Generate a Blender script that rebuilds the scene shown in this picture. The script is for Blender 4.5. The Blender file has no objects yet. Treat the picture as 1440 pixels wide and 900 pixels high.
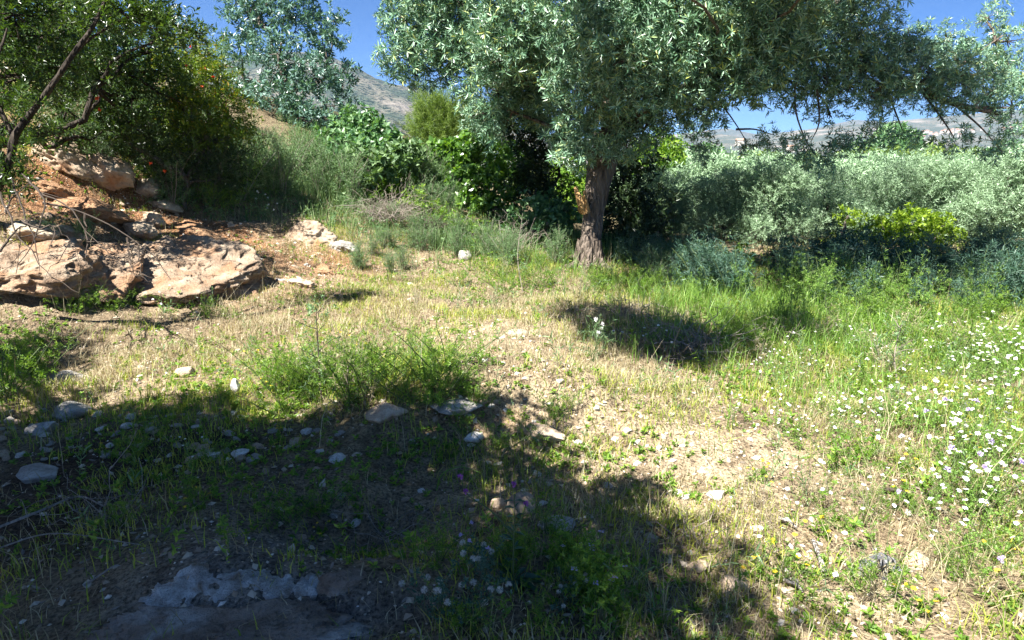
import bpy, bmesh, math, random
import numpy as np
from mathutils import Vector, Matrix

rng = np.random.default_rng(11)
random.seed(5)
scene = bpy.context.scene
COL = scene.collection
PI = math.pi

# ------------------------------------------------------------------ noise
_T = np.random.default_rng(1).random((256, 256))
_T3 = np.random.default_rng(2).random((32, 32, 32))


def vn(x, y, seed=0):
    x = np.asarray(x, float) + seed * 17.31
    y = np.asarray(y, float) + seed * 9.77
    i = np.floor(x).astype(int); j = np.floor(y).astype(int)
    u = x - i; v = y - j
    u = u * u * (3 - 2 * u); v = v * v * (3 - 2 * v)
    a = _T[i & 255, j & 255]; b = _T[(i + 1) & 255, j & 255]
    c = _T[i & 255, (j + 1) & 255]; d = _T[(i + 1) & 255, (j + 1) & 255]
    return (a * (1 - u) + b * u) * (1 - v) + (c * (1 - u) + d * u) * v - .5


def fbm(x, y, seed=0, o=4, gain=.5):
    s = 0; a = 1
    for k in range(o):
        s = s + a * vn(x * 2 ** k, y * 2 ** k, seed + k); a *= gain
    return s


def vn3(p, seed=0):
    p = np.asarray(p, float) + seed * 3.7
    i = np.floor(p).astype(int); f = p - i
    f = f * f * (3 - 2 * f)
    i &= 31; n = (i + 1) & 31
    r = 0
    for cx in (0, 1):
        for cy in (0, 1):
            for cz in (0, 1):
                w = (f[:, 0] if cx else 1 - f[:, 0]) * (f[:, 1] if cy else 1 - f[:, 1]) * (f[:, 2] if cz else 1 - f[:, 2])
                r = r + w * _T3[(n if cx else i)[:, 0], (n if cy else i)[:, 1], (n if cz else i)[:, 2]]
    return r - .5


def fbm3(p, seed=0, o=4, gain=.5):
    s = 0; a = 1
    for k in range(o):
        s = s + a * vn3(p * 2 ** k, seed + k); a *= gain
    return s


def sstep(a, b, x):
    t = np.clip((x - a) / (b - a), 0, 1)
    return t * t * (3 - 2 * t)


def soft(s, k=.5):
    return (s + np.sqrt(s * s + k * k)) / 2

# ------------------------------------------------------------------ terrain
def height(x, y):
    x = np.asarray(x, float); y = np.asarray(y, float)
    s = -.806 * (x + 4.0) + .592 * (y - 5.9)
    v = .39 * soft(s + .15, .7) + .45 * soft(-4.3 - x, .5) * sstep(3.5, 6.5, y) * (1 - sstep(10, 18, y))
    bank = 5.2 * np.tanh(v / 5.2) * sstep(-2, 4, y + .25 * (4 - x)) * (1 - sstep(15, 34, np.hypot(x, y)))
    # broken clay steps on the bank
    st = sstep(.3, 1.5, s) * (1 - sstep(11, 14, y)) * sstep(-2.2, -3.6, x)
    bank = bank + st * (.10 * np.sin(s * 7.0 + 5 * vn(x * .8, y * .8, 31)) * .6)
    drop = 2.6 * np.tanh(.16 * soft(y - 12.3, 1) / 2.6) * sstep(-4.5, 1.0, x + .08 * (y - 12))
    far = sstep(70, 900, np.hypot(x, y)) * 34
    near = 1 - sstep(25, 60, np.hypot(x, y))
    mound = .30 * np.exp(-(((x + .05) / .95) ** 2 + ((y - 3.85) / .38) ** 2)) + .15 * np.exp(-(((x + 1.6) / 1.1) ** 2 + ((y - 4.3) / .4) ** 2))
    hollow = -.13 * np.exp(-(((x + .72) / .42) ** 2 + ((y - 2.62) / .26) ** 2)) - .07 * np.exp(-(((x + .2) / 1.3) ** 2 + ((y - 3.1) / .35) ** 2))
    crust = .07 * np.exp(-(((x + .75) / .6) ** 2 + ((y - 2.17) / .17) ** 2))
    micro = .13 * fbm(x * .8, y * .8, 3, 3) + .05 * fbm(x * 3.1, y * 3.1, 8, 3)
    return bank - drop - far + (mound + hollow + crust + micro) * near + 1.2 * fbm(x * .03, y * .03, 15, 2) * (sstep(25, 80, np.hypot(x, y)))


def h1(x, y):
    return float(height(np.array([x]), np.array([y]))[0])

# ------------------------------------------------------------------ camera
F = 938.0
PITCH = math.radians(14.6)
CAM = np.array([0, 0, 1.6])
FWD = np.array([0, math.cos(PITCH), -math.sin(PITCH)])
UP = np.array([0, math.sin(PITCH), math.cos(PITCH)])
RT = np.array([1., 0, 0])


def ray(px, py):
    return FWD + RT * (px - 720) / F + UP * (450 - py) / F


def at(px, py, d):
    return CAM + ray(px, py) * d


_ts = np.geomspace(1.2, 260, 2600)


def ground(px, py):
    """where the line of sight surveyed at this photo point meets the terrain"""
    r = ray(px, py)
    P = CAM + _ts[:, None] * r
    dz = P[:, 2] - height(P[:, 0], P[:, 1])
    k = np.argmax(dz < 0)
    if k == 0:
        k = len(_ts) - 1
    a = dz[k - 1] / (dz[k - 1] - dz[k] + 1e-9)
    p = P[k - 1] * (1 - a) + P[k] * a
    return np.array([p[0], p[1], h1(p[0], p[1])])


cam = bpy.data.cameras.new('camera'); cam_o = bpy.data.objects.new('camera', cam); COL.objects.link(cam_o)
cam.sensor_width = 36; cam.lens = 36 * F / 1440
cam.clip_start = .05; cam.clip_end = 30000
cam_o.location = CAM; cam_o.rotation_euler = (PI / 2 - PITCH, 0, 0)
scene.camera = cam_o

# ------------------------------------------------------------------ light
SUN = np.array([-.38, -.36, .85]); SUN /= np.linalg.norm(SUN)
w = bpy.data.worlds.new('World'); scene.world = w; w.use_nodes = True
nt = w.node_tree
bg = nt.nodes['Background']; sky = nt.nodes.new('ShaderNodeTexSky')
sky.sky_type = 'NISHITA'; sky.sun_disc = False
sky.sun_elevation = math.asin(SUN[2]); sky.sun_rotation = math.atan2(SUN[0], SUN[1])
sky.altitude = 2200; sky.air_density = .55; sky.dust_density = 0; sky.ozone_density = 10
hs = nt.nodes.new('ShaderNodeHueSaturation'); hs.inputs['Saturation'].default_value = 1.13
nt.links.new(sky.outputs[0], hs.inputs['Color']); nt.links.new(hs.outputs[0], bg.inputs[0]); bg.inputs[1].default_value = .05
sl = bpy.data.lights.new('sun', 'SUN'); sl.energy = 5.0; sl.angle = math.radians(.5); sl.color = (1, .97, .91)
so = bpy.data.objects.new('sun', sl); COL.objects.link(so)
so.rotation_euler = Vector(SUN).to_track_quat('Z', 'Y').to_euler()
so.location = (-20, 10, 40)
scene.view_settings.view_transform = 'Standard'; scene.view_settings.look = 'None'
scene.view_settings.exposure = 1.88; scene.view_settings.gamma = 1
scene.view_settings.use_curve_mapping = False
cy = scene.cycles
cy.max_bounces = 4; cy.diffuse_bounces = 2; cy.glossy_bounces = 1; cy.transmission_bounces = 3; cy.transparent_max_bounces = 4
cy.caustics_reflective = False; cy.caustics_refractive = False

# ------------------------------------------------------------------ materials
def newmat(name):
    m = bpy.data.materials.new(name); m.use_nodes = True
    t = m.node_tree
    return m, t, t.nodes['Principled BSDF'], t.nodes['Material Output']


def ramp(t, cols):
    r = t.nodes.new('ShaderNodeValToRGB')
    e = r.color_ramp.elements
    while len(e) < len(cols):
        e.new(.5)
    for k, (p, c) in enumerate(cols):
        e[k].position = p; e[k].color = (*c, 1)
    return r


def noise(t, scale, detail=4, rough=.55, coord='Object', dist=0):
    tc = t.nodes.new('ShaderNodeTexCoord')
    n = t.nodes.new('ShaderNodeTexNoise')
    n.inputs['Scale'].default_value = scale; n.inputs['Detail'].default_value = detail
    n.inputs['Roughness'].default_value = rough; n.inputs['Distortion'].default_value = dist
    t.links.new(tc.outputs[coord], n.inputs['Vector'])
    return n


def mixc(t, fac, a, b, mode='MIX'):
    m = t.nodes.new('ShaderNodeMix'); m.data_type = 'RGBA'; m.blend_type = mode
    for sock, val in ((0, fac), (6, a), (7, b)):
        if isinstance(val, (int, float)):
            m.inputs[sock].default_value = val
        elif isinstance(val, tuple):
            m.inputs[sock].default_value = (*val, 1)
        else:
            t.links.new(val, m.inputs[sock])
    return m.outputs[2]


def leaf_mat(name, cols, trans=.28, rough=.42, spec=.5, tint=(1.25, 1.35, .55), clump=.5):
    m, t, b, out = newmat(name)
    g = t.nodes.new('ShaderNodeNewGeometry')
    r = ramp(t, cols)
    n = noise(t, 1.7, 2)
    ad = t.nodes.new('ShaderNodeMath'); ad.operation = 'MULTIPLY_ADD'
    t.links.new(n.outputs[0], ad.inputs[0]); ad.inputs[1].default_value = clump
    mm = t.nodes.new('ShaderNodeMath'); mm.operation = 'SUBTRACT'
    t.links.new(g.outputs['Random Per Island'], mm.inputs[0]); mm.inputs[1].default_value = clump * .5
    t.links.new(mm.outputs[0], ad.inputs[2])
    t.links.new(ad.outputs[0], r.inputs[0])
    t.links.new(r.outputs[0], b.inputs['Base Color'])
    b.inputs['Roughness'].default_value = rough; b.inputs['Specular IOR Level'].default_value = spec
    tr = t.nodes.new('ShaderNodeBsdfTranslucent')
    t.links.new(mixc(t, 1.0, r.outputs[0], tint, 'MULTIPLY'), tr.inputs[0])
    mx = t.nodes.new('ShaderNodeMixShader'); mx.inputs[0].default_value = trans
    t.links.new(b.outputs[0], mx.inputs[1]); t.links.new(tr.outputs[0], mx.inputs[2])
    t.links.new(mx.outputs[0], out.inputs[0])
    return m


def bark_mat(name, c1, c2, scale=9):
    m, t, b, out = newmat(name)
    tc = t.nodes.new('ShaderNodeTexCoord'); mp = t.nodes.new('ShaderNodeMapping')
    mp.inputs['Scale'].default_value = (1, 1, .22)
    t.links.new(tc.outputs['Object'], mp.inputs[0])
    n = t.nodes.new('ShaderNodeTexNoise'); n.inputs['Scale'].default_value = scale * 2; n.inputs['Detail'].default_value = 6
    v = t.nodes.new('ShaderNodeTexVoronoi'); v.inputs['Scale'].default_value = scale * 2.2; v.feature = 'DISTANCE_TO_EDGE'
    t.links.new(mp.outputs[0], n.inputs['Vector']); t.links.new(mp.outputs[0], v.inputs['Vector'])
    r = ramp(t, [(.3, c1), (.7, c2)]); t.links.new(n.outputs[0], r.inputs[0])
    t.links.new(r.outputs[0], b.inputs['Base Color']); b.inputs['Roughness'].default_value = .9
    b.inputs['Specular IOR Level'].default_value = .2
    ad = t.nodes.new('ShaderNodeMath'); ad.operation = 'MULTIPLY_ADD'; ad.inputs[1].default_value = 1.4
    t.links.new(v.outputs[0], ad.inputs[0]); t.links.new(n.outputs[0], ad.inputs[2])
    bp = t.nodes.new('ShaderNodeBump'); bp.inputs['Strength'].default_value = 1; bp.inputs['Distance'].default_value = .06
    t.links.new(ad.outputs[0], bp.inputs['Height']); t.links.new(bp.outputs[0], b.inputs['Normal'])
    return m


def rock_mat(name, pale, mid, stain, bump=.6, scale=3.):
    m, t, b, out = newmat(name)
    n1 = noise(t, scale, 7, .62); n2 = noise(t, scale * .6, 3, .5, dist=.6); n3 = noise(t, scale * 9, 5, .6)
    r = ramp(t, [(.36, mid), (.60, pale)]); t.links.new(n1.outputs[0], r.inputs[0])
    r2 = ramp(t, [(.5, (0, 0, 0)), (.68, (1, 1, 1))]); t.links.new(n2.outputs[0], r2.inputs[0])
    r3 = ramp(t, [(.3, (.55, .52, .5)), (.5, (1, 1, 1))]); t.links.new(n3.outputs[0], r3.inputs[0])
    c = mixc(t, r2.outputs[0], r.outputs[0], stain)
    t.links.new(mixc(t, .8, c, r3.outputs[0], 'MULTIPLY'), b.inputs['Base Color'])
    b.inputs['Roughness'].default_value = .92; b.inputs['Specular IOR Level'].default_value = .2
    ad = t.nodes.new('ShaderNodeMath'); ad.operation = 'MULTIPLY_ADD'; ad.inputs[1].default_value = .5
    t.links.new(n3.outputs[0], ad.inputs[0]); t.links.new(n1.outputs[0], ad.inputs[2])
    bp = t.nodes.new('ShaderNodeBump'); bp.inputs['Strength'].default_value = bump; bp.inputs['Distance'].default_value = .05
    t.links.new(ad.outputs[0], bp.inputs['Height']); t.links.new(bp.outputs[0], b.inputs['Normal'])
    return m


def plain_mat(name, cols, rough=.7, trans=0, spec=.3):
    return leaf_mat(name, cols, trans=trans, rough=rough, spec=spec, tint=(1, 1, 1), clump=0)


M = {}
M['ash'] = leaf_mat('ash_leaf', [(0, (.05, .12, .062)), (.4, (.15, .29, .165)), (.85, (.36, .53, .37)), (.95, (.38, .48, .20)), (1, (.40, .44, .12))], .10, .36, .7, (1.1, 1.25, .7))
M['ashright'] = M['ash']
M['olive'] = leaf_mat('olive_leaf', [(0, (0.131, 0.211, 0.110)), (.5, (0.250, 0.367, 0.210)), (1, (0.439, 0.598, 0.377))], .2, .42, .5, (1.1, 1.2, .7))
M['pom'] = leaf_mat('shaded_pomegranate_leaf', [(0, (0.022, 0.047, 0.012)), (.6, (0.049, 0.095, 0.019)), (1, (0.099, 0.156, 0.033))], .35, .32, .55, (1.4, 1.5, .4))  # leaf colour darkened for the shade this foliage hangs in
M['yellowpom'] = leaf_mat('sunlit_shrub_leaf', [(0, (0.072, 0.131, 0.014)), (.6, (0.145, 0.232, 0.029)), (.9, (0.246, 0.304, 0.043)), (1, (0.377, 0.232, 0.043))], .4, .4, .4, (1.4, 1.3, .4))  # pomegranate leaf again, brightened in colour for its place in the sun
M['silver'] = leaf_mat('silver_leaf', [(0, (0.051, 0.118, 0.082)), (.5, (0.111, 0.211, 0.164)), (1, (0.237, 0.370, 0.326))], .25, .34, .6, (1.2, 1.3, .6))
M['round'] = leaf_mat('round_bush_leaf', [(0, (0.063, 0.151, 0.065)), (.6, (0.135, 0.264, 0.104)), (1, (0.247, 0.377, 0.181))], .3, .35, .5)
M['broad'] = leaf_mat('broad_leaf', [(0, (0.064, 0.144, 0.029)), (.6, (0.120, 0.234, 0.050)), (1, (0.217, 0.343, 0.087))], .33, .3, .55, (1.4, 1.5, .4))
M['feather'] = leaf_mat('feather_leaf', [(0, (0.091, 0.152, 0.030)), (.6, (0.182, 0.274, 0.054)), (1, (0.274, 0.349, 0.091))], .3, .5, .3, (1.2, 1.3, .5))
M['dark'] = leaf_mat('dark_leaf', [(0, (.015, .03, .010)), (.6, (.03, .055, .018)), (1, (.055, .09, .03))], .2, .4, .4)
M['bright'] = leaf_mat('lime_leaf', [(0, (.10, .18, .012)), (.5, (.20, .315, .022)), (1, (.36, .47, .05))], .4, .4, .4, (1.1, 1.2, .3))
M['greyshrub'] = leaf_mat('grey_shrub_leaf', [(0, (0.072, 0.142, 0.053)), (.6, (0.146, 0.240, 0.106)), (1, (0.247, 0.356, 0.166))], .25, .5, .35)
M['thistle'] = leaf_mat('thistle_leaf', [(0, (0.042, 0.097, 0.060)), (.6, (0.086, 0.163, 0.114)), (1, (0.150, 0.247, 0.180))], .2, .45, .4)
M['weed'] = leaf_mat('weed_leaf', [(0, (0.078, 0.164, 0.022)), (.55, (0.166, 0.295, 0.040)), (1, (0.312, 0.426, 0.072))], .38, .42, .4, (1.3, 1.4, .4))
M['green'] = leaf_mat('green_grass', [(0, (0.144, 0.236, 0.029)), (.5, (0.310, 0.395, 0.060)), (1, (0.574, 0.553, 0.119))], .35, .5, .35, (1.2, 1.2, .5))
M['lush'] = leaf_mat('lush_grass', [(0, (0.111, 0.223, 0.033)), (.55, (0.203, 0.351, 0.068)), (1, (0.350, 0.479, 0.135))], .38, .45, .4, (1.2, 1.3, .5))
M['dry'] = leaf_mat('dry_grass', [(0, (.25, .20, .10)), (.5, (.43, .37, .22)), (1, (.62, .56, .38))], .3, .6, .3, (1.1, 1, .8), .2)
M['greygrass'] = leaf_mat('grey_grass', [(0, (0.072, 0.158, 0.045)), (.5, (0.144, 0.247, 0.085)), (1, (0.297, 0.378, 0.170))], .3, .55, .3, (1.1, 1.1, .6))
M['twig'] = plain_mat('dry_twig', [(0, (.16, .13, .10)), (.6, (.26, .22, .18)), (1, (.38, .33, .28))], .85)
M['darktwig'] = plain_mat('dark_twig', [(0, (.035, .026, .02)), (1, (.08, .06, .045))], .85)
M['stem'] = plain_mat('green_stem', [(0, (.08, .12, .04)), (1, (.16, .2, .08))], .6, .1)
M['white'] = plain_mat('white_petal', [(0, (.78, .77, .72)), (1, (.88, .88, .86))], .6, .2)
M['yellow'] = plain_mat('yellow_centre', [(0, (.65, .40, .02)), (1, (.8, .55, .03))], .6)
M['mauve'] = plain_mat('mauve_petal', [(0, (.48, .38, .66)), (1, (.66, .56, .80))], .6, .25)
M['purple'] = plain_mat('purple_petal', [(0, (.30, .07, .36)), (1, (.46, .16, .50))], .6, .2)
M['pink'] = plain_mat('pink_petal', [(0, (.6, .2, .35)), (1, (.75, .4, .5))], .6, .25)
M['red'] = plain_mat('red_petal', [(0, (.62, .06, .02)), (1, (.75, .14, .04))], .5, .2)
M['fluff'] = plain_mat('seed_fluff', [(0, (.62, .62, .58)), (1, (.8, .8, .76))], .9, .35)
M['bark'] = bark_mat('ash_bark', (.085, .065, .05), (.25, .20, .16))
M['greybark'] = bark_mat('grey_bark', (.10, .085, .07), (.22, .19, .16))
M['darkbark'] = bark_mat('dark_bark', (.025, .02, .016), (.07, .055, .042))
M['split'] = bark_mat('split_wood', (.42, .22, .08), (.66, .43, .20), 14)
M['deadwood'] = bark_mat('dead_wood', (.30, .26, .22), (.55, .50, .45), 16)
M['ashwood'] = bark_mat('weathered_wood', (.13, .13, .135), (.34, .34, .35), 16)
M['lime'] = rock_mat('limestone', (.54, .45, .33), (.34, .26, .18), (.32, .20, .12), .9)
M['ledge'] = rock_mat('ledge_rock', (.44, .345, .25), (.24, .165, .11), (.34, .20, .115), 1., 6)
M['slab'] = rock_mat('slab_rock', (.34, .27, .21), (.20, .145, .105), (.52, .48, .43), 1., 7)
M['brownrock'] = rock_mat('brown_rock', (.46, .37, .27), (.30, .21, .14), (.36, .20, .11))
M['clay'] = rock_mat('red_clay', (.42, .26, .15), (.30, .16, .085), (.24, .12, .06), 1., 6)
M['greyrock'] = rock_mat('grey_stone', (.48, .45, .40), (.27, .25, .22), (.30, .25, .20), .5, 9)
M['whitestone'] = rock_mat('white_stone', (.80, .77, .71), (.60, .55, .48), (.48, .38, .28), .5, 12)
M['tanstone'] = rock_mat('tan_stone', (.60, .48, .35), (.42, .30, .20), (.36, .22, .14), .5, 12)

# ------------------------------------------------------------------ mesh building
class Geo:
    def __init__(s):
        s.v = []; s.f = []; s.n = 0

    def add(s, V, Fc):
        V = np.asarray(V, np.float32).reshape(-1, 3)
        if len(V) == 0:
            return s
        s.v.append(V); s.f.append(np.asarray(Fc, np.int64) + s.n); s.n += len(V)
        return s

    def inst(s, tmpl, R, T, S):
        """copies of a template (V,F) with rotations R (N,3,3), places T (N,3), sizes S (N,)"""
        V, Fc = tmpl
        N = len(T)
        if N == 0:
            return s
        W = np.einsum('nij,vj->nvi', R, V) * np.asarray(S).reshape(N, 1, 1) + T[:, None, :]
        FF = Fc[None] + (np.arange(N) * len(V))[:, None, None]
        return s.add(W.reshape(-1, 3), FF.reshape(-1, Fc.shape[1]))

    def mesh(s, name, m, smooth=False, origin=None):
        me = bpy.data.meshes.new(name)
        V = np.concatenate(s.v) if s.v else np.zeros((0, 3), np.float32)
        if origin is not None:
            V = V - np.asarray(origin, np.float32)
        me.vertices.add(len(V)); me.vertices.foreach_set('co', V.astype(np.float32).ravel())
        idx = np.concatenate([f.ravel() for f in s.f])
        tot = np.concatenate([np.full(len(f), f.shape[1]) for f in s.f])
        me.loops.add(len(idx)); me.loops.foreach_set('vertex_index', idx.astype(np.int32))
        me.polygons.add(len(tot))
        me.polygons.foreach_set('loop_start', (np.cumsum(tot) - tot).astype(np.int32))
        me.polygons.foreach_set('loop_total', tot.astype(np.int32))
        me.polygons.foreach_set('use_smooth', np.full(len(tot), smooth, dtype=bool))
        me.update(calc_edges=True)
        if m:
            me.materials.append(m)
        return me

    def build(s, name, m, parent=None, smooth=False, loc=None):
        """one mesh object; with a parent, coordinates are relative to the parent's place"""
        origin = loc if loc is not None else (wloc(parent) if parent else None)
        o = bpy.data.objects.new(name, s.mesh(name, m, smooth, origin))
        COL.objects.link(o)
        if parent:
            o.parent = parent
        elif loc is not None:
            o.location = loc
        return o


def wloc(o):
    p = np.zeros(3)
    while o is not None:
        p = p + np.array(o.location); o = o.parent
    return p


def tag(o, label=None, cat=None, group=None, kind=None):
    if label: o['label'] = label
    if cat: o['category'] = cat
    if group: o['group'] = group
    if kind: o['kind'] = kind
    return o


def empty(name, loc, label, cat, group=None):
    o = bpy.data.objects.new(name, None); COL.objects.link(o)
    o.location = loc; o.empty_display_size = .2
    return tag(o, label, cat, group)


KIDS = {}


def kids(o):
    return [c for c in COL.objects if c.parent == o]


def collect_tree(o):
    return (o, [collect_tree(c) for c in kids(o)])


def copy_tree(tree, parent=None):
    src, ch = tree
    c = src.copy(); COL.objects.link(c)
    if parent: c.parent = parent
    for t in ch:
        copy_tree(t, c)
    return c


def place(tree, loc, rz, sc, label=None, group=None, first=False, tilt=(0, 0)):
    o = tree[0] if first else copy_tree(tree)
    o.location = loc; o.rotation_euler = (tilt[0], tilt[1], rz); o.scale = (sc, sc, sc) if np.isscalar(sc) else sc
    if label: o['label'] = label
    if group: o['group'] = group
    return o


def unit(a):
    a = np.asarray(a, float)
    return a / (np.linalg.norm(a, axis=-1, keepdims=True) + 1e-9)


def frames(D, roll=None, up=None):
    """rotations whose local +y runs along D (N,3); the local +z is random about it, or leans to up"""
    D = unit(D); N = len(D)
    r = rng.normal(size=(N, 3)) if roll is None else roll
    if up is not None:
        r = r * .55 + np.array(up) * 1.0
    z = unit(r - D * np.sum(r * D, 1, keepdims=True))
    x = np.cross(D, z)
    return np.stack([x, D, z], axis=2)


def leaf(L, W, fold=.25, curve=.12, wide=.35):
    h = W / 2
    V = np.array([(0, 0, 0), (-h * .9, L * wide, fold * h), (-h * .75, L * .68, fold * h - curve * L * .4),
                  (0, L, -curve * L), (h * .75, L * .68, fold * h - curve * L * .4), (h * .9, L * wide, fold * h)], float)
    return V, np.array([(0, 1, 2, 3), (0, 3, 4, 5)])


def sprig(n, length, L, W, spread=.9, tipstar=0, fold=.25, curve=.12, wide=.35, droop=0, seed=0, updir=True):
    """leaves set along a short shoot that runs up +y"""
    r = np.random.default_rng(seed)
    T = []; D = []; S = []
    for k in range(n):
        t = (k + .5) / n
        a = k * 2.4 + r.normal() * .4
        rad = np.array([math.cos(a), 0, math.sin(a)])
        D.append(rad * spread + np.array([0, .55 + .3 * t, 0]) + r.normal(size=3) * .18 - np.array([0, 0, droop]))
        T.append([0, length * t, 0]); S.append(r.uniform(.7, 1.15))
    for k in range(tipstar):
        a = k * 2 * PI / tipstar + r.normal() * .2
        D.append([math.cos(a) * 1.0, .55 + r.normal() * .25, math.sin(a) * 1.0]); T.append([0, length, 0]); S.append(r.uniform(.8, 1.2))
    D = unit(np.array(D)); T = np.array(T)
    roll = r.normal(size=(len(D), 3)) * .5 + np.array([0, 1.0, 0])
    g = Geo().inst(leaf(L, W, fold, curve, wide), frames(D, roll), T, np.array(S))
    return g.v[0].astype(float), g.f[0]


def scatter(g, tmpls, P, D, S, up=None):
    k = rng.integers(0, len(tmpls), len(P))
    for i, t in enumerate(tmpls):
        m = k == i
        g.inst(t, frames(D[m], up=up), P[m], S[m])


def tube(g, P, R, sides=6, rough=0, seed=0, cap=True):
    P = np.asarray(P, float); R = np.asarray(R, float) * np.ones(len(P))
    T = unit(np.gradient(P, axis=0))
    ref = np.array([0.31, .92, .2]) if abs(T[0][2]) > .6 else np.array([0.1, .15, 1.])
    X = unit(np.cross(T, ref)); Y = np.cross(T, X)
    a = np.arange(sides) * 2 * PI / sides
    ring = np.cos(a)[None, :, None] * X[:, None] + np.sin(a)[None, :, None] * Y[:, None]
    rr = R[:, None] * np.ones((1, sides))
    V = P[:, None] + ring * rr[..., None]
    if rough:
        q = V.reshape(-1, 3)
        V = V + ring * (rough * rr * 2 * fbm3(q * np.array([3.5, 3.5, 1.2]) / max(R.max() * 4, .2), seed, 3).reshape(rr.shape))[..., None]
    n = len(P); i = np.arange(n - 1)[:, None]; j = np.arange(sides)[None]
    jn = (j + 1) % sides
    Q = np.stack([i * sides + j, i * sides + jn, (i + 1) * sides + jn, (i + 1) * sides + j], -1).reshape(-1, 4)
    g.add(V.reshape(-1, 3), Q)
    if cap and sides >= 3:
        m = sides // 2
        base = g.n - n * sides + (n - 1) * sides
        if sides == 4:
            g.f.append(np.array([[base, base + 1, base + 2, base + 3]]))
        elif sides > 4:
            c = P[-1] + T[-1] * R[-1] * .4
            cid = g.n
            g.v.append(np.asarray([c], np.float32)); g.n += 1
            g.f.append(np.array([[base + q, base + (q + 1) % sides, cid] for q in range(sides)]))


def spline(P, n=24):
    P = np.asarray(P, float)
    if len(P) == 2:
        return P[0] + (P[1] - P[0]) * np.linspace(0, 1, n)[:, None]
    Q = np.vstack([2 * P[0] - P[1], P, 2 * P[-1] - P[-2]])
    out = []
    u = np.linspace(0, len(P) - 1, n)
    for t in u:
        k = min(int(t), len(P) - 2); f = t - k
        a, b, c, d = Q[k], Q[k + 1], Q[k + 2], Q[k + 3]
        out.append(.5 * (2 * b + (c - a) * f + (2 * a - 5 * b + 4 * c - d) * f * f + (-a + 3 * b - 3 * c + d) * f ** 3))
    return np.array(out)


def clump(c, r, n, squash=.85, inner=.35, out=.8, lump=.45, updir=.15):
    """shoot places and directions through one bough mass with an uneven outline"""
    c = np.asarray(c, float)
    U = unit(rng.normal(size=(n, 3)))
    rad = inner + (1 - inner) * rng.random(n) ** .55
    lm = 1 + lump * 2 * vn3(U * 1.6 + c, 3) + .25 * vn3(U * 4 + c, 5)
    P = c + U * (r * rad * lm)[:, None] * np.array([1, 1, squash])
    D = U * out + rng.normal(size=(n, 3)) * .45 + np.array([0, 0, updir])
    return P, D


def rough_path(a, b, n=7, amp=.08, sag=0):
    a = np.asarray(a, float); b = np.asarray(b, float)
    t = np.linspace(0, 1, n)[:, None]
    L = np.linalg.norm(b - a)
    off = rng.normal(size=(n, 3)) * amp * L; off[0] = 0; off[-1] = 0
    off = (off + np.roll(off, 1, 0)) * .5; off[0] = 0
    return a + (b - a) * t + off + np.array([0, 0, -sag * L]) * np.sin(t * PI)


# ------------------------------------------------------------------ sprig templates
ASH = [sprig(7 + 2 * (s % 3), .12 + .03 * (s % 3), .080 + .012 * (s % 2), .0165, .7 + .15 * (s % 3), 4 + s, seed=s, curve=.06 + .05 * (s % 4), droop=.15 * (s % 3)) for s in range(7)]
OLV = [sprig(14, .24, .06, .014, .8, 3, seed=s + 10, curve=.05) for s in range(4)]
OLVFAR = [sprig(7, .26, .10, .026, .8, 3, seed=s + 14, curve=.05) for s in range(4)]
POM = [sprig(13, .17, .055, .018, .9, 3, seed=s + 20) for s in range(4)]
SIL = [sprig(11, .20, .085, .030, .9, 5, seed=s + 30, droop=.2) for s in range(4)]
RND = [sprig(9, .15, .085, .050, .9, 5, seed=s + 40) for s in range(3)]
BRD = [sprig(5, .16, .12, .09, 1.0, 4, seed=s + 50, wide=.42, curve=.2) for s in range(4)]
FEA = [sprig(26, .30, .09, .007, .5, 4, seed=s + 60, curve=.03) for s in range(3)]
DRK = [sprig(9, .2, .09, .034, .9, 4, seed=s + 70) for s in range(3)]
LIM = [sprig(9, .14, .07, .034, .9, 5, seed=s + 80) for s in range(3)]
GRY = [sprig(16, .26, .055, .008, .5, 3, seed=s + 90, curve=.03) for s in range(3)]
THI = [sprig(9, .30, .15, .020, .75, 4, seed=s + 100, curve=.22) for s in range(4)]
WED = [sprig(12, .16, .035, .016, .9, 5, seed=s + 110) for s in range(4)]
WEDB = [sprig(12, .16, .04, .016, .9, 5, seed=s + 130) for s in range(4)]
LOW = [sprig(5, .025, .034, .018, 1.1, 3, seed=s + 120, curve=.2) for s in range(5)]


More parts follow.
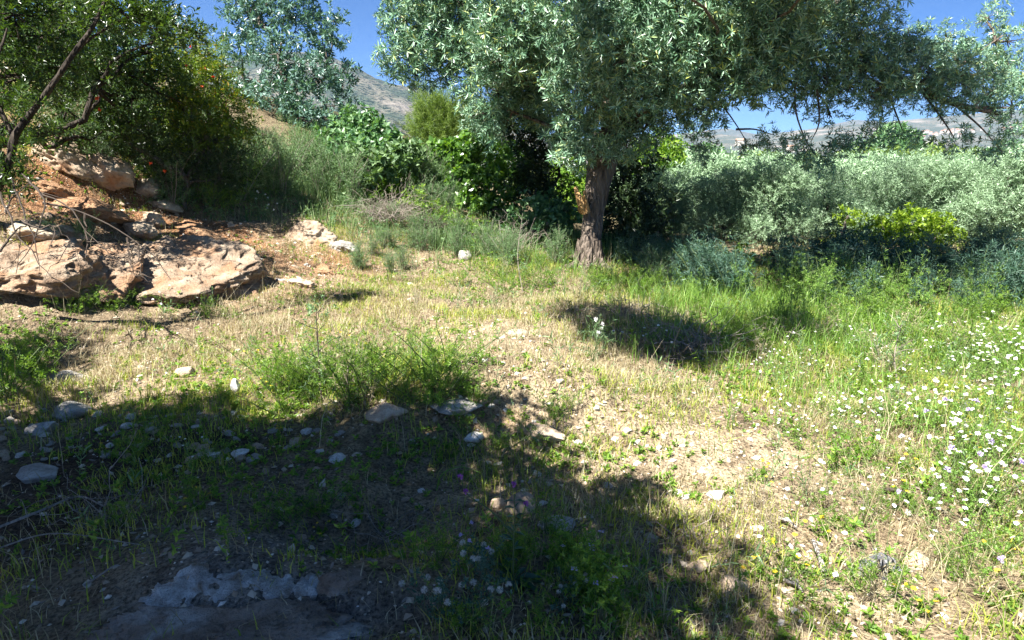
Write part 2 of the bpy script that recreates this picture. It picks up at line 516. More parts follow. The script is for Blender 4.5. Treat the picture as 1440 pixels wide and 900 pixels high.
# ------------------------------------------------------------------ trees
def make_tree(name, label, cat, base, clumps, leafm, tm, sprigs, barkm, dens=150, size=1., trunk_r=.09, group=None,
              limbs=None, updir=.15, squash=.85, trunk_top=None, limb_r=.045, inner=.3, flowers=None, up=None, twigs=5, bare=0):
    """tree > trunk, limb (several), crown. CLUMPS: (x,y,z,r) bough masses in the world"""
    base = np.asarray(base, float)
    C = np.array([c[:3] for c in clumps], float); Rr = np.array([c[3] for c in clumps], float)
    root = empty(name, base, label, cat, group)
    ctr = C.mean(0)
    top = trunk_top if trunk_top is not None else base * .45 + ctr * .55
    top = np.asarray(top, float)
    g = Geo()
    P = spline([base - [0, 0, .15], base * .6 + top * .4 + rng.normal(size=3) * .05, top], 14)
    tube(g, P, np.linspace(trunk_r, trunk_r * .6, 14) * np.where(np.arange(14) < 3, 1.25, 1), 10, .25, 3)
    g.build('trunk', barkm, root, True)
    # limbs: bough masses are shared out among a few main limbs
    k = min(len(C), limbs or max(2, min(6, len(C) // 2)))
    heads = [int(np.argmax(np.linalg.norm(C - ctr, axis=1)))]
    while len(heads) < k:
        d = np.min([np.linalg.norm(C - C[h], axis=1) for h in heads], axis=0)
        heads.append(int(np.argmax(d)))
    own = np.argmin([np.linalg.norm(C - C[h], axis=1) for h in heads], axis=0)
    for q, hd in enumerate(heads):
        g = Geo()
        start = P[-1 - (q % 3) * 2]
        main = rough_path(start, C[hd], 9, .05)
        tube(g, main, np.linspace(limb_r, limb_r * .3, 9), 6)
        for c in np.where(own == q)[0]:
            if c != hd:
                j = int(np.argmin(np.linalg.norm(main - C[c], axis=1)))
                j = min(max(j - 2, 1), 7)
                tube(g, rough_path(main[j], C[c], 6, .06), np.linspace(limb_r * .5, limb_r * .18, 6), 5)
            for _ in range(twigs):
                e = C[c] + unit(rng.normal(size=3)) * Rr[c] * rng.uniform(.6, 1.0) * np.array([1, 1, squash])
                tube(g, rough_path(C[c], e, 5, .08), np.linspace(limb_r * .2, limb_r * .06, 5), 3, cap=False)
        g.build('limb', barkm, root, True)
    g = Geo()
    for c, r in zip(C, Rr):
        n = int(dens * r * r * 4)
        Pp, D = clump(c, r, n, squash, inner, updir=updir)
        scatter(g, sprigs, Pp, D, rng.uniform(.75, 1.25, n) * size, up=up)
    g.build('crown', leafm, root)
    if flowers:
        fm, pts, fs = flowers
        for p in pts:
            fg = Geo()
            D = unit(rng.normal(size=(9, 3)) + np.array([0, -.6, .2]))
            fg.inst(leaf(.03 * fs, .022 * fs, .3, .1), frames(D), np.tile(np.asarray(p, float), (9, 1)), np.ones(9))
            fg.build('flower', fm, root)
    return root


def PX(lst):
    return [(*at(px, py, d), r) for px, py, d, r in lst]

# ================================================================== SETTING
def grow(a, b, s0, k, far):
    core = list(np.arange(a, b + 1e-6, s0))
    up = []; s = s0; v = core[-1]
    while v < far:
        s *= k; v += s; up.append(v)
    dn = []; s = s0; v = core[0]
    while v > -far:
        s *= k; v -= s; dn.append(v)
    return np.array(dn[::-1] + core + up)


xs = grow(-6.5, 8.0, .045, 1.085, 6500); ys = grow(.6, 11.5, .04, 1.085, 6500)
XX, YY = np.meshgrid(xs, ys, indexing='ij')
ZZ = height(XX, YY)
nx, ny = XX.shape
ii = np.arange(nx - 1)[:, None] * ny + np.arange(ny - 1)[None]
Q = np.stack([ii, ii + ny, ii + ny + 1, ii + 1], -1).reshape(-1, 4)
g = Geo().add(np.stack([XX, YY, ZZ], -1).reshape(-1, 3), Q)

SOIL_PALE = np.array([.52, .43, .30]); SOIL_RED = np.array([.36, .19, .10]); SOIL_HUM_SHADE = np.array([.12, .09, .065])
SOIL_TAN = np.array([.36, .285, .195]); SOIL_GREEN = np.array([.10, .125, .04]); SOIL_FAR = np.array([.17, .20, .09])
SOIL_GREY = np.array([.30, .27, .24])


def zone(px, py, rpx, rpy, v):
    """a patch of ground found in the photo, kept as a place and two radii in metres"""
    c = ground(px, py); d = (c - CAM) @ FWD
    a = ground(px, py - rpy); b = ground(px, py + rpy)
    return c[0], c[1], rpx / F * d, max(abs(a[1] - b[1]) / 2, .05), v


def field(Z, x, y, base=0.):
    f = np.full(np.shape(x), base, float)
    for cx, cy_, rx, ry, v in Z:
        f = f + v * np.exp(-(((x - cx) / rx) ** 2 + ((y - cy_) / ry) ** 2))
    return f


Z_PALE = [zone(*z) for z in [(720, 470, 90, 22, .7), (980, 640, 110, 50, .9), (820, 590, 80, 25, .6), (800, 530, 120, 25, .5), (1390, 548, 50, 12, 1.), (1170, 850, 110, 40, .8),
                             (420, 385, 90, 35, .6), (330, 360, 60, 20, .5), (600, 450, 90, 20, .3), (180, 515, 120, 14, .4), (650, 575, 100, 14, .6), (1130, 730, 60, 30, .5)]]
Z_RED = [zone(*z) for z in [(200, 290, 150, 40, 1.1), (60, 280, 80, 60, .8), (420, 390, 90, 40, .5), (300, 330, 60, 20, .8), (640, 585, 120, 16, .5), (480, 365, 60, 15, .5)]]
Z_HUM_SHADE = [zone(*z) for z in [(100, 700, 200, 80, .9), (200, 640, 250, 40, .7), (700, 860, 150, 60, .5), (940, 380, 120, 25, .9), (1250, 390, 250, 25, .9), (60, 480, 80, 40, .7)]]  # dark humus tone laid where tree shade falls, deepening that shade
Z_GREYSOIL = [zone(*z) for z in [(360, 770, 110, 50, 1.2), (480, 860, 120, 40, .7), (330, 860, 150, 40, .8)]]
Z_GREENSOIL = [zone(*z) for z in [(1300, 480, 220, 45, .9), (1150, 440, 120, 25, .6), (520, 530, 120, 35, .6)]]
r = np.hypot(XX, YY)
cols = np.broadcast_to(SOIL_TAN, (nx, ny, 3)).copy()
for Z, c in ((Z_PALE, SOIL_PALE), (Z_RED, SOIL_RED), (Z_HUM_SHADE, SOIL_HUM_SHADE), (Z_GREENSOIL, SOIL_GREEN * 1.3), (Z_GREYSOIL, SOIL_GREY)):
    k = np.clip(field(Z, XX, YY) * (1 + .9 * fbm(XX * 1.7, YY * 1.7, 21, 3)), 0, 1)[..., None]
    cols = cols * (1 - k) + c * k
k = sstep(11, 22, r)[..., None]; cols = cols * (1 - k) + (SOIL_GREEN * (1 + .6 * fbm(XX * .2, YY * .2, 4, 2))[..., None]) * k
k = sstep(60, 400, r)[..., None]
patch = vn(XX * .006 + vn(XX * .004, YY * .004, 3) * 2, YY * .0035, 7)
farc = SOIL_FAR * (1 + .9 * patch)[..., None] + np.array([.10, .07, .02]) * np.clip(patch * 3, 0, 1)[..., None]
cols = cols * (1 - k) + farc * k
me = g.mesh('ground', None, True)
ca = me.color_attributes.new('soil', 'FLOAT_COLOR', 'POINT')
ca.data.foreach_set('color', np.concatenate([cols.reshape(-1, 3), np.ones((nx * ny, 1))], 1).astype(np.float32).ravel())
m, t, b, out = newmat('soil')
at_ = t.nodes.new('ShaderNodeAttribute'); at_.attribute_name = 'soil'
n1 = noise(t, 9, 6, .65); n2 = noise(t, 70, 4, .6); n3 = noise(t, 2.3, 4, .6)
v = t.nodes.new('ShaderNodeTexVoronoi'); v.inputs['Scale'].default_value = 38
tcv = t.nodes.new('ShaderNodeTexCoord'); t.links.new(tcv.outputs['Object'], v.inputs['Vector'])
r1 = ramp(t, [(.3, (.40, .36, .33)), (.5, (.9, .9, .9)), (.7, (1.2, 1.17, 1.1))]); t.links.new(n1.outputs[0], r1.inputs[0])
r2 = ramp(t, [(.36, (.42, .40, .38)), (.52, (1, 1, 1)), (.68, (1.3, 1.3, 1.25))]); t.links.new(n2.outputs[0], r2.inputs[0])
r3 = ramp(t, [(.35, (.78, .74, .70)), (.65, (1.12, 1.1, 1.05))]); t.links.new(n3.outputs[0], r3.inputs[0])
c = mixc(t, 1., at_.outputs['Color'], r1.outputs[0], 'MULTIPLY')
c = mixc(t, 1., c, r2.outputs[0], 'MULTIPLY'); c = mixc(t, 1., c, r3.outputs[0], 'MULTIPLY')
t.links.new(c, b.inputs['Base Color']); b.inputs['Roughness'].default_value = .95; b.inputs['Specular IOR Level'].default_value = .15
ad = t.nodes.new('ShaderNodeMath'); ad.operation = 'MULTIPLY_ADD'; ad.inputs[1].default_value = .35
t.links.new(n2.outputs[0], ad.inputs[0]); t.links.new(n1.outputs[0], ad.inputs[2])
ad2 = t.nodes.new('ShaderNodeMath'); ad2.operation = 'MULTIPLY_ADD'; ad2.inputs[1].default_value = -.25
t.links.new(v.outputs[0], ad2.inputs[0]); t.links.new(ad.outputs[0], ad2.inputs[2])
bp = t.nodes.new('ShaderNodeBump'); bp.inputs['Strength'].default_value = 1; bp.inputs['Distance'].default_value = .07
t.links.new(ad2.outputs[0], bp.inputs['Height']); t.links.new(bp.outputs[0], b.inputs['Normal'])
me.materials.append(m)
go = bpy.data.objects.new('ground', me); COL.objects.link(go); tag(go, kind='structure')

# ---- far hills: each a ridge with real depth
def hill_mat(name, c_scrub, c_soil, c_tree, c_rock):
    m, t, b, out = newmat(name)
    n = noise(t, .006, 6, .6); n2 = noise(t, .085, 3, .6); n3 = noise(t, .0022, 5, .6)
    r = ramp(t, [(.42, c_scrub), (.58, c_soil)]); t.links.new(n.outputs[0], r.inputs[0])
    r2 = ramp(t, [(.52, (0, 0, 0)), (.56, (1, 1, 1))]); t.links.new(n2.outputs[0], r2.inputs[0])
    c = mixc(t, r2.outputs[0], r.outputs[0], c_tree)
    r3 = ramp(t, [(.56, (0, 0, 0)), (.66, (1, 1, 1))]); t.links.new(n3.outputs[0], r3.inputs[0])
    t.links.new(mixc(t, r3.outputs[0], c, c_rock), b.inputs['Base Color'])
    b.inputs['Roughness'].default_value = 1; b.inputs['Specular IOR Level'].default_value = 0
    bp = t.nodes.new('ShaderNodeBump'); bp.inputs['Strength'].default_value = .8; bp.inputs['Distance'].default_value = 12
    t.links.new(n2.outputs[0], bp.inputs['Height']); t.links.new(bp.outputs[0], b.inputs['Normal'])
    return m


def hill(name, prof, dist, depth, m, seed, rough=.18):
    """PROF: (photo x, photo y) of the crest; the ridge stands DIST metres away and falls to the plain on both sides"""
    pr = np.array([[*at(px, py, dist)] for px, py in prof])
    u = np.linspace(0, 1, 150)
    k = np.linspace(0, 1, len(pr))
    cx = np.interp(u, k, pr[:, 0]); cz = np.interp(u, k, pr[:, 2]); cyy = np.interp(u, k, pr[:, 1])
    cz = cz + rough * .14 * (cz.max() + 40) * fbm(u * 18, u * 0 + seed, seed, 4)
    s = np.linspace(-1, 1, 70)
    base = -48.
    fall = np.clip(1 - np.abs(s) ** 1.15, 0, 1)
    X = cx[:, None] + 0 * s; Y = cyy[:, None] + s[None] * depth
    Z = base + (cz[:, None] - base) * fall[None]
    er = fbm(X / depth * 3, Y / depth * 2.2, seed + 4, 5)
    Z = Z + rough * (cz[:, None] - base) * er * (fall * (1 - fall))[None] * 4
    n0, n1_ = X.shape
    i = np.arange(n0 - 1)[:, None] * n1_ + np.arange(n1_ - 1)[None]
    Q = np.stack([i, i + n1_, i + n1_ + 1, i + 1], -1).reshape(-1, 4)
    o = Geo().add(np.stack([X, Y, Z], -1).reshape(-1, 3), Q).build(name, m, smooth=True)
    return tag(o, kind='structure')


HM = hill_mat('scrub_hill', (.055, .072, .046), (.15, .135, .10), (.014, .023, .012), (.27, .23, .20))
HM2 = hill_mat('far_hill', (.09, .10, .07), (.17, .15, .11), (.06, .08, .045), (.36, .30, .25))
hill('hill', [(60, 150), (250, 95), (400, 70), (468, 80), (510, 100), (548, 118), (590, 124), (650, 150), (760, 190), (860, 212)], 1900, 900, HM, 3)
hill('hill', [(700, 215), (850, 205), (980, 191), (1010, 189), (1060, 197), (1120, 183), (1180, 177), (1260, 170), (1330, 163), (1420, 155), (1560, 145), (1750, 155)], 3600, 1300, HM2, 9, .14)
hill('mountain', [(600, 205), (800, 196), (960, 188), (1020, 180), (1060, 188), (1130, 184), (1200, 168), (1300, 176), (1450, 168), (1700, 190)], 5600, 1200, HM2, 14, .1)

# ---- haze box round everything but the sky
hz = 520.
bm = bmesh.new(); bmesh.ops.create_cube(bm, size=1)
bmesh.ops.scale(bm, vec=(14600, 14600, hz + 90), verts=bm.verts)
bmesh.ops.translate(bm, vec=(0, 0, (hz - 90) / 2), verts=bm.verts)
me = bpy.data.meshes.new('haze'); bm.to_mesh(me); bm.free()
m = bpy.data.materials.new('haze_air'); m.use_nodes = True; t = m.node_tree; t.nodes.remove(t.nodes['Principled BSDF'])
pv = t.nodes.new('ShaderNodeVolumePrincipled'); pv.inputs['Color'].default_value = (.45, .66, 1, 1); pv.inputs['Density'].default_value = HAZE = .0001
pv.inputs['Anisotropy'].default_value = .2
t.links.new(pv.outputs[0], t.nodes['Material Output'].inputs['Volume'])
me.materials.append(m)
ho = bpy.data.objects.new('haze', me); COL.objects.link(ho); tag(ho, kind='stuff')
cy.volume_bounces = 0

# ================================================================== ROCKS
def rock_mesh(name, dims, seed, m, cuts=9, sub=4, rough=.22, under=None, strata=0):
    r = np.random.default_rng(seed)
    bm = bmesh.new(); bmesh.ops.create_icosphere(bm, subdivisions=sub, radius=1)
    V = np.array([v.co[:] for v in bm.verts])
    for k in range(cuts):
        n = unit(r.normal(size=3) * np.array([1, 1, .8])); d = r.uniform(.55, .85)
        q = V @ n - d
        V = V - np.where(q > 0, q * .97, 0)[:, None] * n
    if under is not None:
        for n, d in under:
            n = unit(np.array(n, float)); q = V @ n - d
            V = V - np.where(q > 0, q * .95, 0)[:, None] * n
    nn = unit(V)
    V = V + nn * (rough * .8 * fbm3(V * 1.6, seed % 7, 3) + rough * .5 * (.25 - np.abs(fbm3(V * 3.3 + 3, seed % 5, 5, .6))) * 1.3)[:, None]
    if strata:
        lay = V[:, 2] * 5 + 1.4 * fbm3(V * 1.3, 2, 2)
        V = V + unit(V * np.array([1, 1, .2])) * (.06 * (np.abs(lay - np.round(lay)) - .25) + .12 * fbm3(V * 7, 4, 4, .6))[:, None]
    V = V * np.array(dims)
    for v, c in zip(bm.verts, V): v.co = c
    for f in bm.faces: f.smooth = True
    me = bpy.data.meshes.new(name); bm.to_mesh(me); bm.free(); me.materials.append(m)
    return me


def rock(name, label, p, dims, seed, m, rot=(0, 0, 0), sink=.35, cat='rock', group=None, **kw):
    o = bpy.data.objects.new(name, rock_mesh(name, dims, seed, m, **kw)); COL.objects.link(o)
    z = h1(p[0], p[1]) if len(p) == 2 else p[2]
    o.location = (p[0], p[1], z + dims[2] * (1 - 2 * sink)); o.rotation_euler = rot
    return tag(o, label, cat, group)


UND = [((0, -1, -.9), .30), ((0, 0, 1), .60), ((.2, -1, .1), .70), ((-.3, -1, .5), .78)]
G = ground
p = G(215, 425); rock('rock_ledge', 'long pale limestone ledge with shadowed overhang at the foot of the bank', (p[0] + .0, p[1] + .50, .20), (1.0, .80, .38), 41, M['ledge'], (.30, math.radians(9), math.radians(-8)), .5, 'boulder', sub=6, under=UND, rough=.36, strata=1)
p = G(90, 425); rock('rock_ledge', 'broken pale middle block of the ledge under the hanging twigs', (p[0] - .05, p[1] + .46, .30), (.62, .66, .36), 44, M['ledge'], (.28, .04, .22), .5, 'boulder', sub=6, under=UND, rough=.36, strata=1)
p = G(-10, 430); rock('rock_ledge', 'pale blocky limestone ledge behind hanging bare twigs', (p[0] - .1, p[1] + .45, .42), (.66, .66, .38), 43, M['ledge'], (.22, .05, .1), .5, 'boulder', sub=6, under=UND, rough=.36, strata=1)
p = G(330, 420); rock('boulder', 'low pale rock shelf tapering off the end of the long ledge', (p[0] - .05, p[1] + .33, .06), (.46, .40, .20), 47, M['ledge'], (.2, .28, -.2), .5, 'rock', sub=5, rough=.3, strata=1)
for px, py, d, dims, sd, mt, rt, lb in [
    (142, 246, 8.2, (.42, .34, .26), 51, 'brownrock', (0, .25, .3), 'brown boulder with a bright rounded top high on the bank'),
    (78, 222, 8.3, (.50, .36, .26), 52, 'brownrock', (0, .5, .2), 'grey brown boulder slanting on the bank beside the brown boulder'),
    (204, 262, 8.2, (.20, .2, .16), 53, 'lime', (0, .4, 0), 'small pale boulder wedged against the brown boulder'),
    (228, 282, 8.1, (.26, .2, .10), 54, 'lime', (0, .3, .2), 'flat pale rock half buried below the dark shrub'),
    (125, 298, 7.6, (.50, .32, .15), 55, 'clay', (0, .32, .1), 'red clay ledge running down the bank above the limestone ledge'),
    (190, 318, 7.5, (.24, .22, .13), 56, 'brownrock', (0, .2, .3), 'round brown rock at the end of the red clay ledge'),
    (278, 322, 7.9, (.52, .24, .10), 57, 'clay', (0, .33, -.35), 'orange clay slab sloping down the bank under the weeds'),
    (30, 318, 7.0, (.30, .25, .14), 58, 'lime', (0, .2, 0), 'pale angular rock on top of the blocky ledge'),
    (432, 328, 9.4, (.40, .34, .24), 61, 'brownrock', (0, .15, .2), 'mossy brown boulder among weeds at the foot of the slope'),
    (482, 343, 9.3, (.22, .18, .15), 62, 'greyrock', (0, .35, .3), 'dark grey stone leaning on the mossy boulder'),
    (60, 262, 7.9, (.34, .24, .12), 65, 'clay', (0, .4, .2), 'red clay lump under the slanting boulder'),
    (150, 345, 7.1, (.22, .16, .09), 66, 'tanstone', (0, .2, .5), 'tan stone lying on the back edge of the limestone ledge'),
    (250, 338, 7.6, (.16, .14, .08), 67, 'brownrock', (0, .3, .1), 'brown stone between the orange slab and the ledge'),
    (212, 303, 7.9, (.18, .14, .10), 68, 'brownrock', (0, .3, .7), 'brown stone in the red earth below the flat pale rock'),
    (95, 320, 7.3, (.26, .18, .08), 69, 'tanstone', (0, .3, .2), 'flat tan stone in the red earth above the blocky ledge'),
    (350, 352, 8.3, (.16, .12, .06), 70, 'tanstone', (0, .2, .2), 'tan stone at the lower tip of the orange slab'),
    (425, 392, 7.6, (.20, .15, .07), 63, 'tanstone', (0, .2, .3), 'flat tan rock in the bare reddish soil patch'),
    (455, 372, 8.1, (.22, .16, .08), 64, 'clay', (0, .1, -.3), 'small red clay lump in the bare soil patch'),
]:
    q = G(px, py + 12); z0 = h1(q[0], q[1])
    dims = tuple(q_ * .86 for q_ in dims)
    o = rock('boulder' if dims[0] > .3 else 'rock', lb, (q[0], q[1] + dims[1] * .5, h1(q[0], q[1] + dims[1] * .5) + dims[2] * .12), dims, sd, M[mt], rt, .5, sub=5, rough=.30, strata=1)
for px, py, dims, sd, mt, rz, sk, lb in [
    (95, 537, (.17, .12, .055), 71, 'greyrock', .1, .25, 'flat pale grey stone at the edge of the tree shade'),
    (100, 582, (.13, .10, .05), 72, 'greyrock', .5, .25, 'grey stone just inside the shade below the flat stone'),
    (62, 606, (.10, .07, .045), 73, 'greyrock', .9, .25, 'pale lump in the shaded stone scatter near the dark weeds'),
    (58, 672, (.15, .09, .035), 74, 'greyrock', -.3, .2, 'broad flat stone lying in the shaded grass'),
    (331, 552, (.035, .03, .055), 75, 'whitestone', .2, .15, 'upright white stone in sunlit grass'),
    (338, 642, (.055, .035, .022), 76, 'whitestone', .4, .1, 'bright white stone on the shaded path'),
    (300, 644, (.045, .03, .022), 77, 'whitestone', .1, .1, 'rounded white stone beside a daisy in the shade'),
    (262, 528, (.08, .06, .05), 78, 'tanstone', .6, .3, 'tan stone at the sunny edge of the dry grass'),
    (545, 584, (.13, .09, .06), 79, 'tanstone', .1, .35, 'tan stone on the crest of the earth mound'),
    (640, 574, (.18, .10, .04), 80, 'greyrock', .1, .35, 'flat grey slab showing on the mound crest'),
    (760, 612, (.16, .09, .05), 81, 'tanstone', -.4, .35, 'long tan stone at the sunny end of the mound'),
    (735, 718, (.075, .06, .06), 82, 'brownrock', .3, .3, 'rounded brown stone behind the purple thistle'),
    (700, 712, (.05, .035, .03), 83, 'tanstone', .7, .2, 'small pinkish stone left of the brown stone'),
    (780, 742, (.10, .06, .03), 84, 'greyrock', .1, .3, 'flat grey stone beneath the thistle flowers'),
    (1025, 828, (.07, .05, .035), 86, 'tanstone', .2, .3, 'tan stone in dry weeds near the shade edge'),
    (1290, 795, (.07, .055, .04), 87, 'tanstone', .2, .3, 'pale tan rock beside the weathered grey wood'),
    (985, 800, (.05, .04, .03), 88, 'brownrock', .2, .3, 'brown stone under dry stalks at the shade edge'),
    (730, 470, (.13, .09, .03), 89, 'lime', .1, .35, 'pale flat rock in the bare patch before the tree'),
    (1008, 700, (.055, .04, .03), 90, 'whitestone', .1, .3, 'white stone on the bare slope beside the shade'),
    (655, 365, (.10, .09, .12), 91, 'greyrock', .1, .3, 'tall pale grey rock among weeds left of the tree trunk'),
    (665, 620, (.06, .05, .03), 92, 'whitestone', .6, .2, 'white stone in the shaded green tufts of the mound'),
]:
    p = G(px, py); rock('stone', lb, p[:2], dims, sd, M[mt], (0, 0, rz), sk, 'stone', sub=4, cuts=13, rough=.15)

# the pale crust rim of the hollow in the path
pts = [(222, 880), (232, 850), (262, 822), (300, 836), (345, 822), (380, 834), (425, 834), (455, 815), (480, 798)]
gw = [G(*q) for q in pts]; gw = spline(gw, 60)
gg = Geo()
nrm = unit(np.cross(np.gradient(gw, axis=0), [0, 0, 1]))
gw = spline(gw, 260); nrm = unit(np.cross(np.gradient(gw, axis=0), [0, 0, 1]))
U = np.linspace(-1, 1, 60); LL = np.linspace(0, 1, 260)
PP = gw[:, None, :] + nrm[:, None, :] * (U * .085 - .02)[None, :, None]
px_, py_ = PP[..., 0], PP[..., 1]
edge_ = 1 - np.abs(U)[None] ** 1.5 - (np.abs(LL * 2 - 1) ** 6)[:, None] * .8
mask = edge_ - .62 + 1.1 * fbm(px_ * 13, py_ * 13, 61, 4, .65)
hh = np.clip(mask, 0, .5)
PP[..., 2] = height(px_, py_) - .003 + .02 * np.sqrt(hh) + .010 * fbm(px_ * 28, py_ * 28, 63, 4, .6) * np.clip(mask * 6, 0, 1)
idx = np.arange(260 * 60).reshape(260, 60)
Qd = np.stack([idx[:-1, :-1], idx[1:, :-1], idx[1:, 1:], idx[:-1, 1:]], -1)
ok_ = (mask[:-1, :-1] > 0) | (mask[1:, 1:] > 0) | (mask[1:, :-1] > 0) | (mask[:-1, 1:] > 0)
gg.add(PP.reshape(-1, 3), Qd[ok_])
p = G(330, 880); rock('rock', 'rough brown half buried rock below the chalky crust', (p[0], p[1] - .03), (.44, .17, .05), 95, M['slab'], (.06, 0, .02), .72, 'rock', sub=6, cuts=4, rough=.7)
p = G(478, 822); rock('stone', 'dark brown stone lump closing the end of the pale crust', (p[0], p[1]), (.09, .06, .05), 85, M['slab'], (0, 0, .4), .45, 'stone', sub=5, rough=.3)
M['crust'] = rock_mat('chalky_crust', (.80, .79, .76), (.44, .40, .35), (.30, .24, .18), 1., 18)
o = gg.build('rock_crust', M['crust'], smooth=True); tag(o, 'chalky white crust rimming a bare hollow in the shaded path', 'rock')

# small stones lying about: individual objects sharing a few shapes
smesh = {k: [rock_mesh('stone', (1, r_, z_), s, M[k], 12, 3, .16) for s, r_, z_ in ((201, .75, .5), (202, .6, .42), (203, .85, .6), (204, .7, .35))] for k in ('whitestone', 'tanstone', 'greyrock')}


def stone_field(n, px0, px1, py0, py1, kinds, s0, s1, label, group):
    for _ in range(n):
        p = G(rng.uniform(px0, px1), rng.uniform(py0, py1))
        s = rng.uniform(s0, s1) * (1 + .8 * rng.random() ** 6)
        o = bpy.data.objects.new('stone', random.choice(smesh[random.choice(kinds)])); COL.objects.link(o)
        o.location = (p[0], p[1], p[2] + s * .02); o.rotation_euler = (rng.normal() * .2, rng.normal() * .2, rng.uniform(0, 6.28)); o.scale = (s, s, s)
        tag(o, label, 'stone', group)


stone_field(95, 0, 480, 575, 650, ('greyrock', 'greyrock', 'whitestone', 'tanstone'), .016, .045, 'small grey stone in the scatter along the shaded path edge', 'stones in the shaded scatter')
stone_field(30, 420, 960, 610, 780, ('greyrock', 'whitestone', 'tanstone'), .014, .032, 'small stone in the shaded tufts below the mound', 'stones below the mound')
stone_field(50, 650, 1050, 500, 700, ('whitestone', 'whitestone', 'tanstone'), .014, .036, 'small pale stone on the sunlit bare ground before the tree', 'stones on the sunlit bare ground')
stone_field(34, 330, 600, 350, 440, ('tanstone', 'whitestone', 'tanstone'), .025, .06, 'small tan stone on the bare soil at the bank foot', 'stones at the bank foot')
stone_field(26, 950, 1300, 700, 890, ('tanstone', 'whitestone'), .012, .028, 'small tan stone between the dry weeds at the sunny corner', 'stones in the dry weeds')
stone_field(28, 40, 330, 225, 330, ('tanstone', 'greyrock', 'tanstone'), .03, .08, 'loose tan stone on the red clay bank', 'stones on the clay bank')

# gravel: chips nobody would count
g = Geo()
oct_ = (np.array([(1, 0, 0), (0, .8, 0), (-1, 0, .1), (0, -.7, 0), (.1, 0, .55), (0, .1, -.4)], float), np.array([(0, 1, 4), (1, 2, 4), (2, 3, 4), (3, 0, 4), (1, 0, 5), (2, 1, 5), (3, 2, 5), (0, 3, 5)]))
N = 110000
x = rng.uniform(-6, 6, N); y = 1.6 + 9 * rng.random(N) ** 1.5
k = rng.random(N) < np.clip(.16 + field(Z_PALE, x, y) * .4 + field(Z_GREYSOIL, x, y) * .3 + field(Z_RED, x, y) * .4, 0, 1)
x = x[k]; y = y[k]
D = unit(rng.normal(size=(len(x), 3)) * np.array([1, 1, .3]))
g.inst(oct_, frames(D, up=(0, 0, 1.5)), np.stack([x, y, height(x, y) + .001], 1), rng.uniform(.003, .009, len(x)) * (1 + rng.random(len(x)) ** 6 * 3))
M['gravel'] = plain_mat('gravel', [(0, (.26, .19, .13)), (.5, (.45, .36, .26)), (.9, (.62, .55, .45)), (1, (.75, .72, .66))], .9)
tag(g.build('gravel', M['gravel']), kind='stuff')

# ================================================================== TREES
# ---- the big tree of the clearing
tb = G(828, 374); tb = np.array([tb[0], tb[1], h1(tb[0], tb[1])])
TD = float((tb - CAM) @ FWD)
root = empty('ash_tree', tb, 'big spreading tree with a leaning brown trunk and silvery green narrow leaves in the clearing', 'tree')
g = Geo()
tr_ = spline([tb + [0, 0, -.15], at(828, 352, TD), at(830, 325, TD), at(834, 290, TD), at(842, 250, TD), at(853, 215, TD + .02), at(862, 180, TD + .05), at(868, 140, TD + .1)], 60)
rad = np.interp(np.linspace(0, 1, 60), [0, .08, .2, .45, .62, .7, .85, 1], [.24, .185, .158, .15, .146, .152, .13, .10])
tube(g, tr_, rad, 40, .34, 6)
for a in (.3, 1.5, 2.6, 3.6, 4.5, 5.5):
    dd = np.array([math.cos(a), math.sin(a), 0.]); rl = rng.uniform(.34, .55)
    e = tb + dd * rl; e[2] = h1(e[0], e[1]) - .03
    m_ = tb + dd * .22; m_[2] = h1(m_[0], m_[1]) + .07
    tube(g, spline([tb + dd * .08 + [0, 0, .34], tb + dd * .14 + [0, 0, .18], m_, e], 12), np.linspace(.085, .03, 12), 10, .3, 4)
trunk = g.build('trunk', M['bark'], root, True)
g = Geo()
tube(g, spline([at(824, 300, TD - .12), at(818, 285, TD - .16), at(812, 272, TD - .18), at(809, 263, TD - .17)], 12), np.linspace(.065, .025, 12), 9, .5, 2)
tube(g, spline([at(826, 298, TD - .13), at(823, 280, TD - .19), at(822, 268, TD - .2)], 10), np.linspace(.045, .015, 10), 8, .5, 4)
st = g.build('broken_stub', M['split'], trunk, True); st['label'] = 'pale split wood of a torn off limb'
D0 = TD
